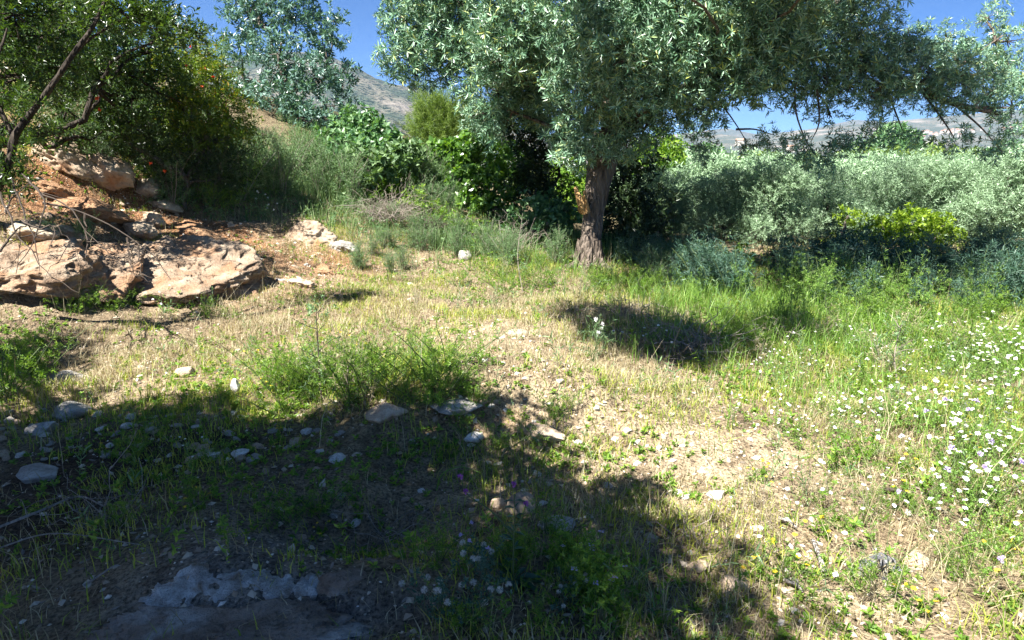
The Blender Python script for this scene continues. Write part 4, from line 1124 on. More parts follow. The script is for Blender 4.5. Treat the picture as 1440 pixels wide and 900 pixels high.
# ---- the tree behind the camera whose crown shades the path
pts = []
edge = [(5, 530), (40, 500), (20, 600), (120, 632), (230, 632), (330, 640), (430, 640), (520, 640), (590, 612), (660, 612), (730, 640), (800, 690), (835, 730)]
fillp = [(60, 680), (180, 690), (300, 690), (420, 700), (540, 690), (720, 720), (100, 740), (240, 740), (380, 740), (520, 740), (180, 840), (60, 840), (330, 850), (460, 850), (560, 820), (60, 930), (250, 930), (420, 930), (560, 930), (800, 770), (640, 850), (770, 850), (835, 800), (700, 930)]
shade_cl = []
for q in edge + fillp:
    c = G(*q)
    near_edge = q in edge
    tt_ = rng.uniform(3.2, 3.7) if near_edge else rng.uniform(3.3, 4.6)
    P = c + SUN * tt_
    rr = .29 if near_edge else .40
    if q[0] > 590: rr *= .56
    if q[0] > 760: rr = .2
    shade_cl.append((P[0], P[1], P[2], rr))
for q in [(-1.5, .8), (-.5, .6), (-2.8, 1.0), (-3.6, 1.8), (-4.6, 2.2), (-3.8, .6), (-2.2, -.4), (-.9, -.8), (.2, -.2), (-4.8, 1.8), (-3.0, 2.0), (-2.0, 1.8)]:
    shade_cl.append((q[0] - 1.3, q[1] - .6, rng.uniform(3.6, 4.6), .6))
for k in range(7):
    shade_cl.append((rng.uniform(-6.5, -2.6), rng.uniform(-4.5, -.6), rng.uniform(3.4, 5.6), .7))  # extra boughs added overhead to keep sky light off the path
make_tree('shade_tree', 'broad leafy tree standing behind the viewpoint and shading the path', 'tree', (-2.2, -1.2, h1(-2.2, -1.2)), shade_cl, M['dark'], None, SIL, M['greybark'], dens=210, size=1.1, trunk_r=.2, limbs=6, limb_r=.07,
          trunk_top=(-2.0, -.8, 3.0), inner=.1)

# ================================================================== GROUND COVER
def gz(l):
    return [zone(*q) for q in l]


Z_LUSH = gz([(1300, 470, 260, 60, 1.3), (1120, 440, 130, 40, .9), (1430, 620, 130, 70, .6), (1010, 430, 70, 40, .7), (1400, 430, 120, 40, .9), (890, 400, 80, 25, .6)])
Z_GRN = gz([(1150, 560, 220, 60, .5), (1300, 700, 220, 90, .55), (520, 520, 150, 45, .8), (400, 570, 130, 35, .6), (150, 460, 170, 35, .5), (700, 380, 160, 40, .6), (300, 690, 320, 90, .35),
            (720, 640, 160, 40, .8), (720, 800, 180, 90, .55), (900, 690, 100, 50, .5), (1060, 500, 120, 40, .4), (900, 600, 100, 30, .35), (180, 680, 120, 60, .4), (600, 640, 120, 30, .5), (1100, 780, 150, 60, .3)])
Z_DRY = gz([(650, 440, 260, 60, .5), (1000, 560, 220, 70, .5), (1060, 700, 220, 100, .55), (200, 530, 220, 30, .5), (300, 470, 200, 40, .35), (700, 420, 60, 20, .7), (1250, 600, 220, 90, .7), (1000, 830, 150, 80, .4), (860, 480, 100, 30, .3)])
Z_TALL = gz([(560, 330, 60, 14, .6), (290, 300, 60, 14, .5), (430, 265, 150, 30, 1.), (330, 250, 90, 25, .8), (560, 300, 120, 30, .9), (720, 350, 140, 25, .35), (640, 330, 120, 25, .35), (520, 240, 120, 25, .8), (820, 345, 60, 15, .4)])
Z_BARE = gz([(620, 600, 170, 24, 1.), (430, 625, 120, 25, .8), (1290, 560, 70, 16, .6)]) + Z_PALE + Z_GREYSOIL + [(*q[:4], q[4] * .8) for q in Z_RED]


def blades(name, N, dens, m, L0, L1, W, y1=12., lean=.45, xr=(-7, 9), yp=1.6, tuft=5, spread=.035, wf=1.):
    x = rng.uniform(*xr, N); y = 1.4 + (y1 - 1.4) * rng.random(N) ** yp
    vis = np.abs(x) < y * .86 + 1.2
    keep = vis & (rng.random(N) < np.clip(dens(x, y), 0, 1))
    x = np.repeat(x[keep], tuft); y = np.repeat(y[keep], tuft)
    n = len(x)
    x = x + rng.normal(size=n) * spread; y = y + rng.normal(size=n) * spread
    z = height(x, y) - .006
    a = rng.uniform(0, 2 * PI, n); L = rng.uniform(L0, L1, n) * (1 + .5 * vn(x * 1.3, y * 1.3, 12))
    ln = np.abs(rng.normal(size=n)) * lean + .08
    d = np.stack([np.cos(a), np.sin(a), np.zeros(n)], 1); s = np.stack([-np.sin(a), np.cos(a), np.zeros(n)], 1)
    tw = rng.normal(size=n) * .6
    s2 = s * np.cos(tw)[:, None] + d * np.sin(tw)[:, None]
    base = np.stack([x, y, z], 1); up = np.array([0, 0, 1.])
    w = W * rng.uniform(.6, 1.2, n)[:, None] * wf
    L = L / np.maximum(1, ln)
    p1 = base + up * (L * .5 * np.clip(1.6 - .5 * ln, .12, 1))[:, None] + d * (L * .5 * ln * .5)[:, None]
    c = np.minimum(ln, 1.2)
    p2 = base + up * (L * np.clip(1 - .28 * c * c - .5 * np.maximum(ln - 1.2, 0), .06, 1))[:, None] + d * (L * ln)[:, None]
    V = np.stack([base - s2 * w, base + s2 * w, p1 + s2 * w * .75, p1 - s2 * w * .75, p2 + s2 * w * .12, p2 - s2 * w * .12], 1)
    FF = np.array([(0, 1, 2, 3), (3, 2, 4, 5)])[None] + (np.arange(n) * 6)[:, None, None]
    o = Geo().add(V.reshape(-1, 3), FF.reshape(-1, 4)).build(name, m)
    tag(o, kind='stuff'); print(name, n)
    return o


def bare(x, y):
    return 1 - .72 * np.clip(field(Z_BARE, x, y) * .9 * (1 + 1.2 * fbm(x * 1.9, y * 1.9, 41, 2)), 0, 1)


SHADE = gz([(200, 720, 330, 100, .9), (600, 740, 220, 70, .55), (300, 860, 400, 60, .9), (560, 860, 160, 50, .6)])


def dim(x, y):
    return 1 - .9 * np.clip(field(SHADE, x, y), 0, 1)


def nz(x, y, f, s):
    return np.clip(.5 + 1.9 * fbm(x * f, y * f, s, 3), 0, 1.4)


blades('dry_grass', 120000, lambda x, y: (.22 + field(Z_DRY, x, y)) * nz(x, y, 1.6, 51) * bare(x, y) * dim(x, y), M['dry'], .03, .105, .0026, yp=1.15, lean=.8, tuft=6, spread=.05)
blades('green_grass', 150000, lambda x, y: (.25 + field(Z_GRN, x, y) + .6 * field(Z_LUSH, x, y)) * nz(x, y, 1.3, 52) * bare(x, y) * (.10 + .90 * dim(x, y)), M['green'], .025, .10, .0027, yp=1.15, tuft=6, spread=.035, lean=.6)
blades('lush_grass', 25000, lambda x, y: field(Z_LUSH, x, y) * nz(x, y, 1.1, 53), M['lush'], .12, .28, .0034, y1=13, yp=.9, tuft=6, spread=.04, lean=.5, xr=(0, 10))
blades('tall_grass', 30000, lambda x, y: field(Z_TALL, x, y) * nz(x, y, 1.0, 54), M['greygrass'], .12, .36, .0040, y1=17, yp=.8, tuft=5, spread=.07, lean=.32, xr=(-8, 3), wf=1.2)
blades('straw', 3800, lambda x, y: dim(x, y) * (.2 + .5 * field(Z_DRY, x, y) + .5 * field(Z_TALL, x, y)) * nz(x, y, .9, 57), M['dry'], .22, .5, .0017, y1=13, tuft=3, spread=.03, lean=.5)


def herbs(name, N, dens, tm, m, s0, s1, y1=12, yp=1.5, xr=(-7, 9), zoff=.0, up=(0, 0, 1.)):
    x = rng.uniform(*xr, N); y = 1.4 + (y1 - 1.4) * rng.random(N) ** yp
    k = (np.abs(x) < y * .86 + 1) & (rng.random(N) < np.clip(dens(x, y), 0, 1))
    x = x[k]; y = y[k]; n = len(x)
    g = Geo()
    D = rng.normal(size=(n, 3)) * .35 + np.array([0, 0, 1.])
    scatter(g, tm, np.stack([x, y, height(x, y) + zoff], 1), D, rng.uniform(s0, s1, n))
    print(name, n)
    return tag(g.build(name, m), kind='stuff')


herbs('ground_cover', 110000, lambda x, y: (.3 + field(Z_GRN, x, y) + field(Z_LUSH, x, y) * .6) * nz(x, y, 1.5, 55) * (.25 + .75 * bare(x, y)) * (.12 + .88 * dim(x, y)), LOW, M['weed'], .3, .85, yp=1.25)
herbs('weeds', 9000, lambda x, y: (.06 + .5 * field(Z_GRN, x, y) + field(Z_LUSH, x, y)) * nz(x, y, 1.2, 56) * bare(x, y), WED, M['weed'], .45, 1.1, y1=13)
herbs('grey_weeds', 10000, lambda x, y: (.05 + field(Z_TALL, x, y) + .3 * field(Z_DRY, x, y) + .35 * field(Z_LUSH, x, y)) * nz(x, y, 1.2, 58), GRY, M['greyshrub'], .4, 1.0, y1=15, yp=1.1)
herbs('leaf_litter', 60000, lambda x, y: (.3 + .7 * field(Z_HUM_SHADE, x, y) + .3 * field(Z_DRY, x, y)) * nz(x, y, 2., 59), [(leaf(.03, .012, .3, .25)[0] @ np.array([[1, 0, 0], [0, 0, 1.], [0, -.3, 0]]) * 1.0, leaf(1, 1)[1])], M['twig'], .5, 1.3, zoff=.006)

blades('fallen_straw', 90000, lambda x, y: (.3 + .8 * field(Z_DRY, x, y)) * nz(x, y, 1.4, 60), M['dry'], .04, .13, .0019, yp=1.2, tuft=3, spread=.05, lean=2.6)

# ================================================================== SINGLE PLANTS
def stem_path(L, lean=.15, n=8):
    a = rng.uniform(0, 2 * PI); d = np.array([math.cos(a), math.sin(a), 0])
    t = np.linspace(0, 1, n)[:, None]
    return np.array([0, 0, 1.]) * t * L + d * lean * L * t ** 2 + rng.normal(size=(n, 3)) * .008 * L * t


def weed_proto(name, cat, n_stem, H, tm, lm, per, sz, lean=.3, spread=.08, stemm='stem', sr=.004, flower=None, nfl=1, up=None):
    root = empty(name, (0, 0, 0), 'plant', cat)
    gs = Geo(); gf = Geo(); tips = []
    for k in range(n_stem):
        p = stem_path(H * rng.uniform(.6, 1.05), lean * rng.uniform(.3, 1.4)) + np.linspace(0, 1, 8)[:, None] ** .6 * np.array([*rng.normal(size=2) * spread, 0]) - [0, 0, .02]
        tube(gs, p, np.linspace(sr, sr * .4, 8), 4, cap=False)
        t = rng.random(per) ** .8 * 7; i = np.minimum(t.astype(int), 6); f = (t - i)[:, None]
        P = p[i] * (1 - f) + p[i + 1] * f
        scatter(gf, tm, P, rng.normal(size=(per, 3)) * .6 + np.array([0, 0, .55]), rng.uniform(.6, 1.1, per) * sz * (1.1 - .07 * t))
        tips.append(p[-1])
    gs.build('stem', M[stemm], root); gf.build('foliage', M[lm], root)
    if flower:
        fn, fms, fr = flower
        for p in tips[:nfl]:
            fo = bpy.data.objects.new('flower', fms[rng.integers(0, len(fms))]); COL.objects.link(fo); fo.parent = root
            fo.location = p; fo.rotation_euler = (rng.normal() * .35, rng.normal() * .35, rng.uniform(0, 6)); fo.scale = (fr,) * 3
    return collect_tree(root)


def two_mat(name, g1, m1, g2, m2):
    n1 = sum(len(f) for f in g1.f); n2 = sum(len(f) for f in g2.f)
    g3 = Geo()
    for v, f in zip(g1.v, g1.f): pass
    g3.v = g1.v + g2.v; g3.f = g1.f + [f + g1.n for f in g2.f]; g3.n = g1.n + g2.n
    me = g3.mesh(name, m1); me.materials.append(m2)
    me.polygons.foreach_set('material_index', np.array([0] * n1 + [1] * n2, dtype=np.int32))
    return me


def dome(r, h, z=0, seg=8):
    a = np.arange(seg) * 2 * PI / seg
    V = np.concatenate([np.stack([r * np.cos(a), r * np.sin(a), 0 * a + z], 1), np.stack([r * .6 * np.cos(a), r * .6 * np.sin(a), 0 * a + z + h * .8], 1), [[0, 0, z + h]] * 1])
    Fq = [(i, (i + 1) % seg, seg + (i + 1) % seg, seg + i) for i in range(seg)]
    Ft = [(seg + i, seg + (i + 1) % seg, 2 * seg, 2 * seg) for i in range(seg)]
    g = Geo().add(V, np.array(Fq)); g.f.append(np.array([q[:3] for q in Ft]))
    return g


def daisy(petals, L, W, pm, cm, cup=.15, cr=.3):
    a = np.arange(petals) * 2 * PI / petals + rng.normal(size=petals) * .06
    D = np.stack([np.cos(a), np.sin(a), np.full(petals, cup) + rng.normal(size=petals) * .12], 1)
    g = Geo().inst(leaf(L, W, .12, .1, .45), frames(D, roll=np.tile([0, 0, 1.], (petals, 1))), D * L * .12, rng.uniform(.85, 1.1, petals))
    return two_mat('flower', g, M[pm], dome(L * cr, L * .22, .001), M[cm])


def pom_head(n, r, pm, cm):
    D = unit(rng.normal(size=(n, 3)) + np.array([0, 0, .7]))
    g = Geo().inst(leaf(r, r * .45, .3, .1, .5), frames(D), D * r * .1, rng.uniform(.7, 1.15, n))
    return two_mat('flower', g, M[pm], dome(r * .35, r * .3, -.002), M[cm])


def clock(r):
    D = unit(rng.normal(size=(260, 3))); D = D[D[:, 2] > -.6]
    g = Geo().inst(leaf(r, r * .05, .1, 0, .9), frames(D), D * 0, rng.uniform(.85, 1.05, len(D)))
    return two_mat('flower', g, M['fluff'], dome(r * .2, r * .2, -.004), M['stem'])


DAISY = [daisy(13, .0135, .006, 'white', 'yellow') for _ in range(3)]
DAISYF = [daisy(9, .019, .012, 'white', 'yellow', .1, .22) for _ in range(3)]
SCAB = [pom_head(26, .019, 'mauve', 'mauve') for _ in range(3)]
WHITEH = [pom_head(18, .022, 'white', 'white') for _ in range(2)]
PURP = [pom_head(30, .012, 'purple', 'stem') for _ in range(2)]
STOCK = [daisy(4, .013, .012, 'mauve', 'yellow', .2, .12) for _ in range(2)]
YELL = [daisy(10, .009, .005, 'yellow', 'yellow', .2, .4) for _ in range(2)]
CLOCK = [clock(.012) for _ in range(2)]


WEDS = [sprig(14, .13, .034, .008, .9, 5, seed=s + 140) for s in range(4)]


class Kind:
    def __init__(s, protos):
        s.p = protos; s.k = 0

    def put(s, pos, label, group, sc=1., tilt=.06):
        t = s.p[s.k % len(s.p)]
        place(t, (pos[0], pos[1], h1(pos[0], pos[1]) - .01), rng.uniform(0, 6.28), sc, label, group, first=s.k < len(s.p), tilt=(rng.normal() * tilt, rng.normal() * tilt))
        s.k += 1

    def field(s, n, px0, px1, py0, py1, label, group, s0=.8, s1=1.2):
        for _ in range(n):
            s.put(ground(rng.uniform(px0, px1), rng.uniform(py0, py1)), label, group, rng.uniform(s0, s1))

    def along(s, pts, label, group, jit=12, s0=.8, s1=1.2):
        for q in pts:
            s.put(ground(q[0] + rng.normal() * jit, q[1] + rng.normal() * jit * .3), label, group, rng.uniform(s0, s1))


# daisies
DP = Kind([weed_proto('daisy_plant', 'daisy', 7, .26, WED, 'lush', 4, .42, .5, .11, sr=.0018, flower=('flower', DAISYF, .56), nfl=6) for _ in range(4)])
DP.field(34, 1310, 1436, 480, 545, 'white daisy plant in the bright patch beside the bare sandy spot', 'daisies by the sandy spot')
DP.field(36, 1230, 1436, 570, 680, 'white daisy plant in the sunny grass below the sandy spot', 'daisies below the sandy spot')
DP.field(12, 1330, 1438, 680, 800, 'white daisy plant near the mauve scabious flowers', 'daisies near the scabious')
DP.field(30, 1070, 1310, 475, 545, 'white daisy plant in a loose drift before the lush grass', 'daisies before the lush grass', .6, .9)
DP.field(16, 1000, 1300, 600, 820, 'thin stemmed white daisy plant in the dry sunny meadow', 'daisies in the dry meadow', .6, .95)
DP.field(16, 1080, 1240, 560, 620, 'small white daisy plant in the yellowing grass', 'daisies in the yellowing grass', .6, .85)
for px, py, lb in [(920, 492, 'white flowered daisy plant standing at the edge of the shade by the dead twigs'), (905, 500, 'smaller white daisy plant touching the one by the dead twigs'), (190, 415, 'single white daisy in front of the ledge overhang'),
                   (240, 440, 'white daisy plant growing below the middle of the ledge'), (280, 640, 'lone daisy in the shade beside the white stones')]:
    DP.put(G(px, py), lb, None, 1.0 if py < 600 else .55)
SP = Kind([weed_proto('scabious_plant', 'wildflower', 6, .40, LOW, 'lush', 4, .6, .6, .08, sr=.0022, flower=('flower', SCAB, .9), nfl=4) for _ in range(2)])
for px, py, s, lb in [(1385, 735, 1.0, 'mauve scabious plant leaning over the daisies at the sunny edge'), (1390, 835, .8, 'low mauve scabious plant nearest the sunny corner'),
                      (1360, 650, .9, 'mauve scabious plant in thick green grass above the others'), (1420, 700, .9, 'pale scabious plant at the edge of the view')]:
    SP.put(G(px, py), lb, 'scabious plants', s)
WH = Kind([weed_proto('white_weed', 'wildflower', 6, .34, GRY, 'greyshrub', 5, .8, .25, .04, sr=.003, flower=('flower', WHITEH, .9), nfl=5) for _ in range(2)])
for px, py, s, lb in [(835, 505, 1., 'pale weed with whitish seed heads before the shade edge'), (362, 300, 1., 'white flowered weed at the foot of the slope shrubs'), (350, 285, 1.1, 'taller white flowered weed beside the slope shrubs'), (380, 312, .8, 'low white flowered weed above the mossy boulder'), (66, 195, .9, 'pale flowered weed among the rocks at the bank top')]:
    WH.put(G(px, py), lb, 'white flowered weeds', s)

# leafy green weeds in the middle and others of the kind
LW = Kind([weed_proto('leafy_weed', 'weed', 9, .32, WEDS, 'weed', 7, .9, .6, .13) for _ in range(3)])
LW.field(16, 480, 640, 505, 572, 'dense leafy green weed of the big clump in the middle', 'leafy weeds of the middle clump', .8, 1.15)
LW.field(12, 370, 480, 520, 590, 'leafy green weed on the thinner side of the middle clump', 'leafy weeds beside the middle clump', .6, .95)
LW.field(8, 100, 330, 410, 450, 'low leafy weed growing along the foot of the ledge', 'leafy weeds below the ledge', .5, .8)
LW.field(12, 1000, 1100, 440, 490, 'sunlit leafy weed beside the tree shadow', 'leafy weeds beside the tree shadow', .6, .9)
LW.field(8, 830, 930, 395, 425, 'yellow green leafy weed just in front of the trunk shade', 'leafy weeds before the trunk', .7, 1.0)
LW.field(8, 640, 790, 560, 640, 'small leafy weed on the mound at the shade edge', 'leafy weeds on the mound', .35, .6)
LW.field(6, 120, 460, 640, 740, 'leafy weed in the deep shade of the path', 'leafy weeds in deep shade', .35, .7)
LW.field(10, 560, 900, 700, 880, 'leafy weed among shaded flowers in front', 'leafy weeds among the shaded flowers', .35, .65)
LW.field(14, 1180, 1420, 440, 500, 'tall leafy weed in the lush grass before the shaded thistles', 'leafy weeds in the lush grass', .8, 1.2)
LW.field(10, 1160, 1430, 620, 860, 'leafy weed scattered in the sunny flower meadow', 'leafy weeds in the flower meadow', .4, .7)
LW.field(6, 0, 50, 505, 570, 'dark leafy weed at the shaded left margin', 'leafy weeds at the shaded margin', .9, 1.3)

# tall blue grey thistles
TH = Kind([weed_proto('thistle', 'thistle', 7, .56, THI, 'thistle', 10, .62, .35, .12, sr=.006) for _ in range(3)])
TH.field(36, 1080, 1400, 374, 412, 'tall blue grey thistle in the deep shade under the branches', 'thistles in the shade', .8, 1.15)
TH.field(12, 880, 980, 372, 400, 'tall silvery green thistle close to the trunk foot', 'silvery thistles at the trunk foot', .7, 1.)
TH.field(14, 960, 1090, 368, 425, 'tall silvery thistle catching the sun right of the trunk', 'silvery thistles by the trunk', .7, 1.05)
TH.field(10, 1390, 1440, 385, 430, 'tall grey green thistle in sun at the end of the shade', 'thistles at the end of the shade', .9, 1.15)
TH.field(12, 1130, 1440, 415, 440, 'thistle standing at the sunny front of the shaded thistles', 'thistles at the sunny front', .6, .85)
LW.field(12, 640, 800, 355, 410, 'light green weed in the sunny weeds left of the trunk', 'leafy weeds left of the trunk', .7, 1.1)

# grey green broom like shrubs on the slope
BR = Kind([weed_proto('slope_shrub', 'shrub', 16, .75, GRY, 'greyshrub', 14, 1., .45, .10, 'twig', .005) for _ in range(3)])
BR.field(9, 530, 650, 305, 350, 'wispy shrub spreading from the brush heap towards the bare soil', 'wispy shrubs above the bare soil', .4, .7)
BR.field(16, 330, 470, 232, 290, 'wispy grey green shrub on the slope below the silvery tree', 'wispy shrubs below the silvery tree', .8, 1.3)
BR.field(10, 240, 350, 235, 300, 'wispy grey shrub at the foot of the dark shrub', 'wispy shrubs by the dark shrub', .7, 1.1)
BR.field(14, 470, 640, 240, 310, 'wispy green shrub around the dry brush heap', 'wispy shrubs around the brush heap', .7, 1.2)
BR.field(10, 620, 800, 320, 375, 'wispy shrub in front of the broad leaved shrubs', 'wispy shrubs before the broad leaved shrubs', .45, .8)
BR.field(7, 500, 620, 345, 385, 'small wispy shrub at the edge of the bare soil', 'wispy shrubs by the bare soil', .35, .55)
BR.field(5, 30, 130, 330, 350, 'grey cushion shrub on the rocks above the ledge', 'cushion shrubs on the ledge', .25, .4)
BR.field(12, 60, 330, 172, 250, 'wispy shrub at the top of the clay bank', 'wispy shrubs of the bank top', .7, 1.1)
BR.field(8, 880, 980, 370, 410, 'dull green shrub in the shade right of the trunk foot', 'shrubs at the trunk foot', .4, .7)

# dead brush
def brush(name, label, c, R, n, m, L, flat=.4, rr=.006):
    root = empty(name, c, label, 'dead bush')
    g = Geo(); h = Geo()
    for k in range(n):
        a = rng.uniform(0, 6.28); s = np.array([math.cos(a), math.sin(a), 0]) * R * rng.random() * .5
        d = unit(np.array([rng.normal(), rng.normal(), abs(rng.normal()) * flat + .1]))
        P = rough_path(c + s + [0, 0, .0], c + s + d * L * rng.uniform(.5, 1.1), 8, .1, -.08)
        tube(g if k % 5 else h, P, np.linspace(rr * rng.uniform(.4, 1), rr * .2, 8), 4, cap=False)
    h.build('branch', m, root); g.build('twig', m, root)


brush('brush_heap', 'grey heap of dry brush lying on the slope among green weeds', G(545, 318) + [0, 0, .1], .8, 190, M['twig'], .75, .5)
brush('brush_heap', 'dead grey twiggy bush lying in the tree shadow beside white flowers', G(965, 492), .6, 110, M['twig'], .5, .4)
brush('brush_heap', 'pale dry brush standing left of the trunk foot', G(720, 352), .7, 90, M['twig'], .65, .8)
brush('brush_heap', 'dark tangled dead branches hanging over the grass beside the grey heap', G(600, 335) + [0, 0, .15], .5, 46, M['darktwig'], .6, .6)
herbs('fine_weeds', 9000, lambda x, y: field(Z_TALL, x, y) * nz(x, y, 1.0, 71), WEDB, M['greyshrub'], .5, 1.3, y1=15, yp=1., xr=(-7, 2))
brush('brush_heap', 'broken bare stalks standing at the shadow tip in the grass', G(1105, 480), .2, 16, M['twig'], .3, 1.2)
brush('brush_heap', 'low scatter of dry stalks in the dappled shade of the path', G(560, 760), .5, 40, M['twig'], .35, .5, .003)
brush('brush_heap', 'thin tangle of dry stems in the deep shade of the path', G(150, 735), .35, 26, M['twig'], .4, .4, .0035)
brush('brush_heap', 'dark upright dry stalks at the shaded edge of the meadow', G(985, 770), .16, 14, M['twig'], .28, 1.4, .0035)
brush('brush_heap', 'dried grey weed tangle under the thistles right of the trunk', G(880, 450), .5, 60, M['twig'], .4, .5)

DS = Kind([weed_proto('dry_stalk', 'weed', 7, .42, GRY, 'dry', 5, .7, .3, .07, 'twig', .003) for _ in range(2)])
DS.field(12, 1000, 1420, 450, 560, 'dry straw coloured weed standing in the green meadow', 'dry weeds of the meadow', .6, 1.)
DS.field(9, 560, 830, 380, 450, 'dry straw coloured weed standing before the tree', 'dry weeds before the tree', .5, .8)
DS.field(8, 1000, 1250, 690, 860, 'dry straw coloured weed in the sunny corner', 'dry weeds in the sunny corner', .4, .6)
DS.field(6, 380, 640, 480, 570, 'withered weed stem among the middle clump', 'withered weeds of the middle clump', .6, .9)
TG = Kind([weed_proto('tall_weed', 'weed', 7, .62, WEDS, 'lush', 9, 1.1, .35, .12) for _ in range(2)])
TG.field(26, 1080, 1440, 408, 470, 'tall bright green weed standing above the lush grass', 'tall weeds of the lush grass', .7, 1.1)
TG.field(7, 960, 1060, 385, 440, 'tall green weed in sun right of the trunk', 'tall weeds right of the trunk', .6, .9)

# ---- single plants in the front
def tuftleaf(g, n, L, W, up=.5, c=(0, 0, 0)):
    a = rng.uniform(0, 6.28, n)
    D = np.stack([np.cos(a), np.sin(a), np.full(n, up) + rng.normal(size=n) * .2], 1)
    g.inst(leaf(L, W, .3, .25, .5), frames(D, up=(0, 0, 2.)), np.tile(np.asarray(c, float), (n, 1)), rng.uniform(.6, 1.15, n))


p = G(722, 815)
root = empty('purple_thistle', p, 'slender thistle with small purple heads and a long bent side stem', 'thistle')
main = spline([p, p + [0, .02, .14], p + [.005, .02, .26], p + [0, .03, .37]], 12)
side = spline([p + [0, .02, .17], p + [-.08, .02, .27], p + [-.165, .03, .33], p + [-.19, .03, .40]], 12)
side2 = spline([p + [0, .02, .18], p + [.03, .02, .24], p + [.045, .02, .30]], 8)
g = Geo()
for q in (main, side, side2): tube(g, q, np.linspace(.0035, .0016, len(q)), 6)
g.build('stem', M['stem'], root, True)
g = Geo()
for q in main[2:10]: tuftleaf(g, 3, .05, .010, .4, q)
tuftleaf(g, 14, .11, .03, .4, p); g.build('foliage', M['thistle'], root)
for q in (main[-1], side2[-1], side[8], side[-1]):
    fo = bpy.data.objects.new('flower', PURP[0]); COL.objects.link(fo); fo.parent = root; fo.location = q - p; fo.rotation_euler = (rng.normal() * .3, rng.normal() * .3, 0)

CK = Kind([weed_proto('seed_head_plant', 'wildflower', 7, .2, WED, 'thistle', 4, .6, .35, .05, sr=.002, flower=('flower', CLOCK, 1.1), nfl=6) for _ in range(1)])
for px, py, lb in [(615, 868, 'plant with round white seed clocks low in the shade'), (662, 870, 'seed clock plant nearest the purple thistle'), (683, 820, 'seed clock plant with paired white heads behind the thistle leaves'), (795, 855, 'single grey seed clock plant right of the thistle')]:
    CK.put(G(px, py), lb, 'seed clock plants', 1.0 if px < 790 else .7)
SK = Kind([weed_proto('stock_plant', 'wildflower', 9, .27, WED, 'weed', 12, .75, .3, .05, sr=.0028, flower=('flower', STOCK, 1.0), nfl=8)])
SK.put(G(838, 858), 'bright green plant with pale mauve flowers in dappled light', None, 1.0)
SK.put(G(800, 800), 'dimmer green plant with few mauve flowers behind the bright one', None, .7)
SC2 = G(655, 800); SP.put(SC2, 'mauve scabious head on a short stem in the dappled shade', 'scabious plants', .55)
YP = Kind([weed_proto('yellow_flower_plant', 'wildflower', 5, .13, LOW, 'weed', 6, .55, .3, .03, sr=.0018, flower=('flower', YELL, 1.1), nfl=4) for _ in range(2)])
YP.field(12, 1000, 1430, 600, 880, 'small yellow flowered plant in the dry meadow', 'yellow flowers in the meadow')
YP.field(4, 100, 700, 590, 760, 'small yellow flowered plant in the shade', 'yellow flowers in the shade', .6, .9)
YP.field(8, 300, 600, 470, 560, 'small yellow flowered plant near the middle clump', 'yellow flowers near the middle clump', .6, .9)

# tall single stalks
for A, lb in [([(452, 565), (448, 500), (444, 430)], 'tall dark weed stalk rising from the middle clump'), ([(1262, 540), (1258, 500), (1268, 455)], 'tall withered weed stalk in the flower meadow'), ([(735, 410), (728, 360), (735, 300)], 'thin dry stalk standing left of the trunk')]:
    b0 = G(*A[0]); d = float((b0 - CAM) @ FWD)
    P = spline([b0] + [at(q[0], q[1], d) for q in A[1:]], 14)
    root = empty('weed_stalk', b0, lb, 'weed')
    g = Geo(); tube(g, P, np.linspace(.007, .002, 14), 6)
    for k in range(3, 13):
        tube(g, rough_path(P[k], P[k] + np.array([rng.normal() * .07, rng.normal() * .07, .08]), 5, .05), np.linspace(.003, .001, 5), 4)
    g.build('stem', M['darktwig'] if 'dark' in lb else M['twig'], root)
    g = Geo()
    Pp = P[rng.integers(3, 14, 26)] + rng.normal(size=(26, 3)) * .05
    scatter(g, WED, Pp, rng.normal(size=(26, 3)) * .5 + [0, 0, .6], rng.uniform(.3, .7, 26)); g.build('foliage', M['greyshrub'], root)

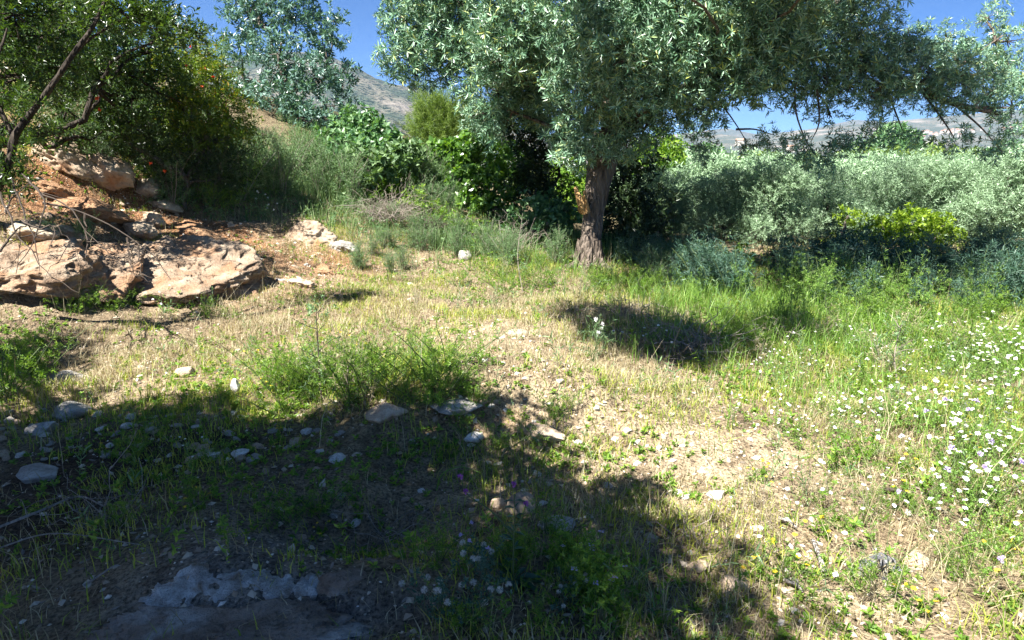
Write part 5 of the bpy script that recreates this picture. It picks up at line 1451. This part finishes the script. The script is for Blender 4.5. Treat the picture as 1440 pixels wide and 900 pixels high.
# sticks and old wood
def stick(name, label, A, r0, m, cat='stick', lift=.02):
    P = [G(*q) + [0, 0, lift * (1 + .6 * (k % 2))] for k, q in enumerate(A)]
    g = Geo(); tube(g, spline(P, 16), np.linspace(r0, r0 * .5, 16), 7, .3, 3)
    tag(g.build(name, m, None, True), label, cat)


stick('dry_stick', 'long pale dry stick lying across the deep shade at the margin', [(-20, 765), (60, 742), (112, 712), (150, 735)], .006, M['deadwood'], lift=.05)
stick('dry_stick', 'thin pale dry stem lying below the long stick', [(-10, 790), (80, 775), (200, 782)], .0035, M['deadwood'], lift=.05)
stick('dry_stick', 'short dry twig in the shaded soil above the pale crust', [(120, 830), (160, 808), (170, 802)], .004, M['deadwood'])
stick('wood_piece', 'bleached piece of wood standing in the dry weeds', [(1158, 815), (1148, 790), (1142, 768)], .012, M['deadwood'], 'wood', .03)
stick('wood_piece', 'short bleached wood chip lying below the standing piece', [(1102, 822), (1118, 832), (1128, 838)], .012, M['deadwood'], 'wood')
stick('wood_piece', 'thin pale wood splinter in the meadow above the bleached pieces', [(1095, 735), (1108, 742), (1120, 748)], .009, M['deadwood'], 'wood')
stick('wood_piece', 'dark old twig lying among daisies in the meadow', [(1238, 694), (1262, 698), (1278, 702)], .008, M['darktwig'], 'wood')
p = G(1236, 808)
root = empty('old_root', p, 'weathered grey chunk of splintered root beside a tan rock', 'wood')
g = Geo(); tube(g, p + np.array([(-.075, -.02, .0), (-.05, 0, .04), (0, .02, .055), (.05, .02, .04), (.075, 0, .0)]), [.018, .034, .04, .03, .015], 10, .6, 5); g.build('trunk', M['ashwood'], root)
g = Geo()
for k in range(9):
    a = p + [rng.uniform(-.05, .05), .01, .04]; tube(g, rough_path(a, a + [rng.normal() * .05, -.02 - .04 * rng.random(), -.03 + rng.normal() * .02], 5, .1), np.linspace(.008, .003, 5), 5)
g.build('splinter', M['ashwood'], root)
p = G(642, 690)
root = empty('grass_clump', p, 'long arching pale grass blade in the shade above the thistle', 'grass')
g = Geo()
for q in [(-.12, .02, .12), (.0, 0, .17), (.10, 0, .14)]: pass
P = spline([p + [-.10, 0, .0], p + [-.07, .0, .09], p + [.02, .0, .13], p + [.12, 0, .10]], 14)
tube(g, P, np.linspace(.004, .0015, 14), 4); g.build('blade', M['lush'], root)
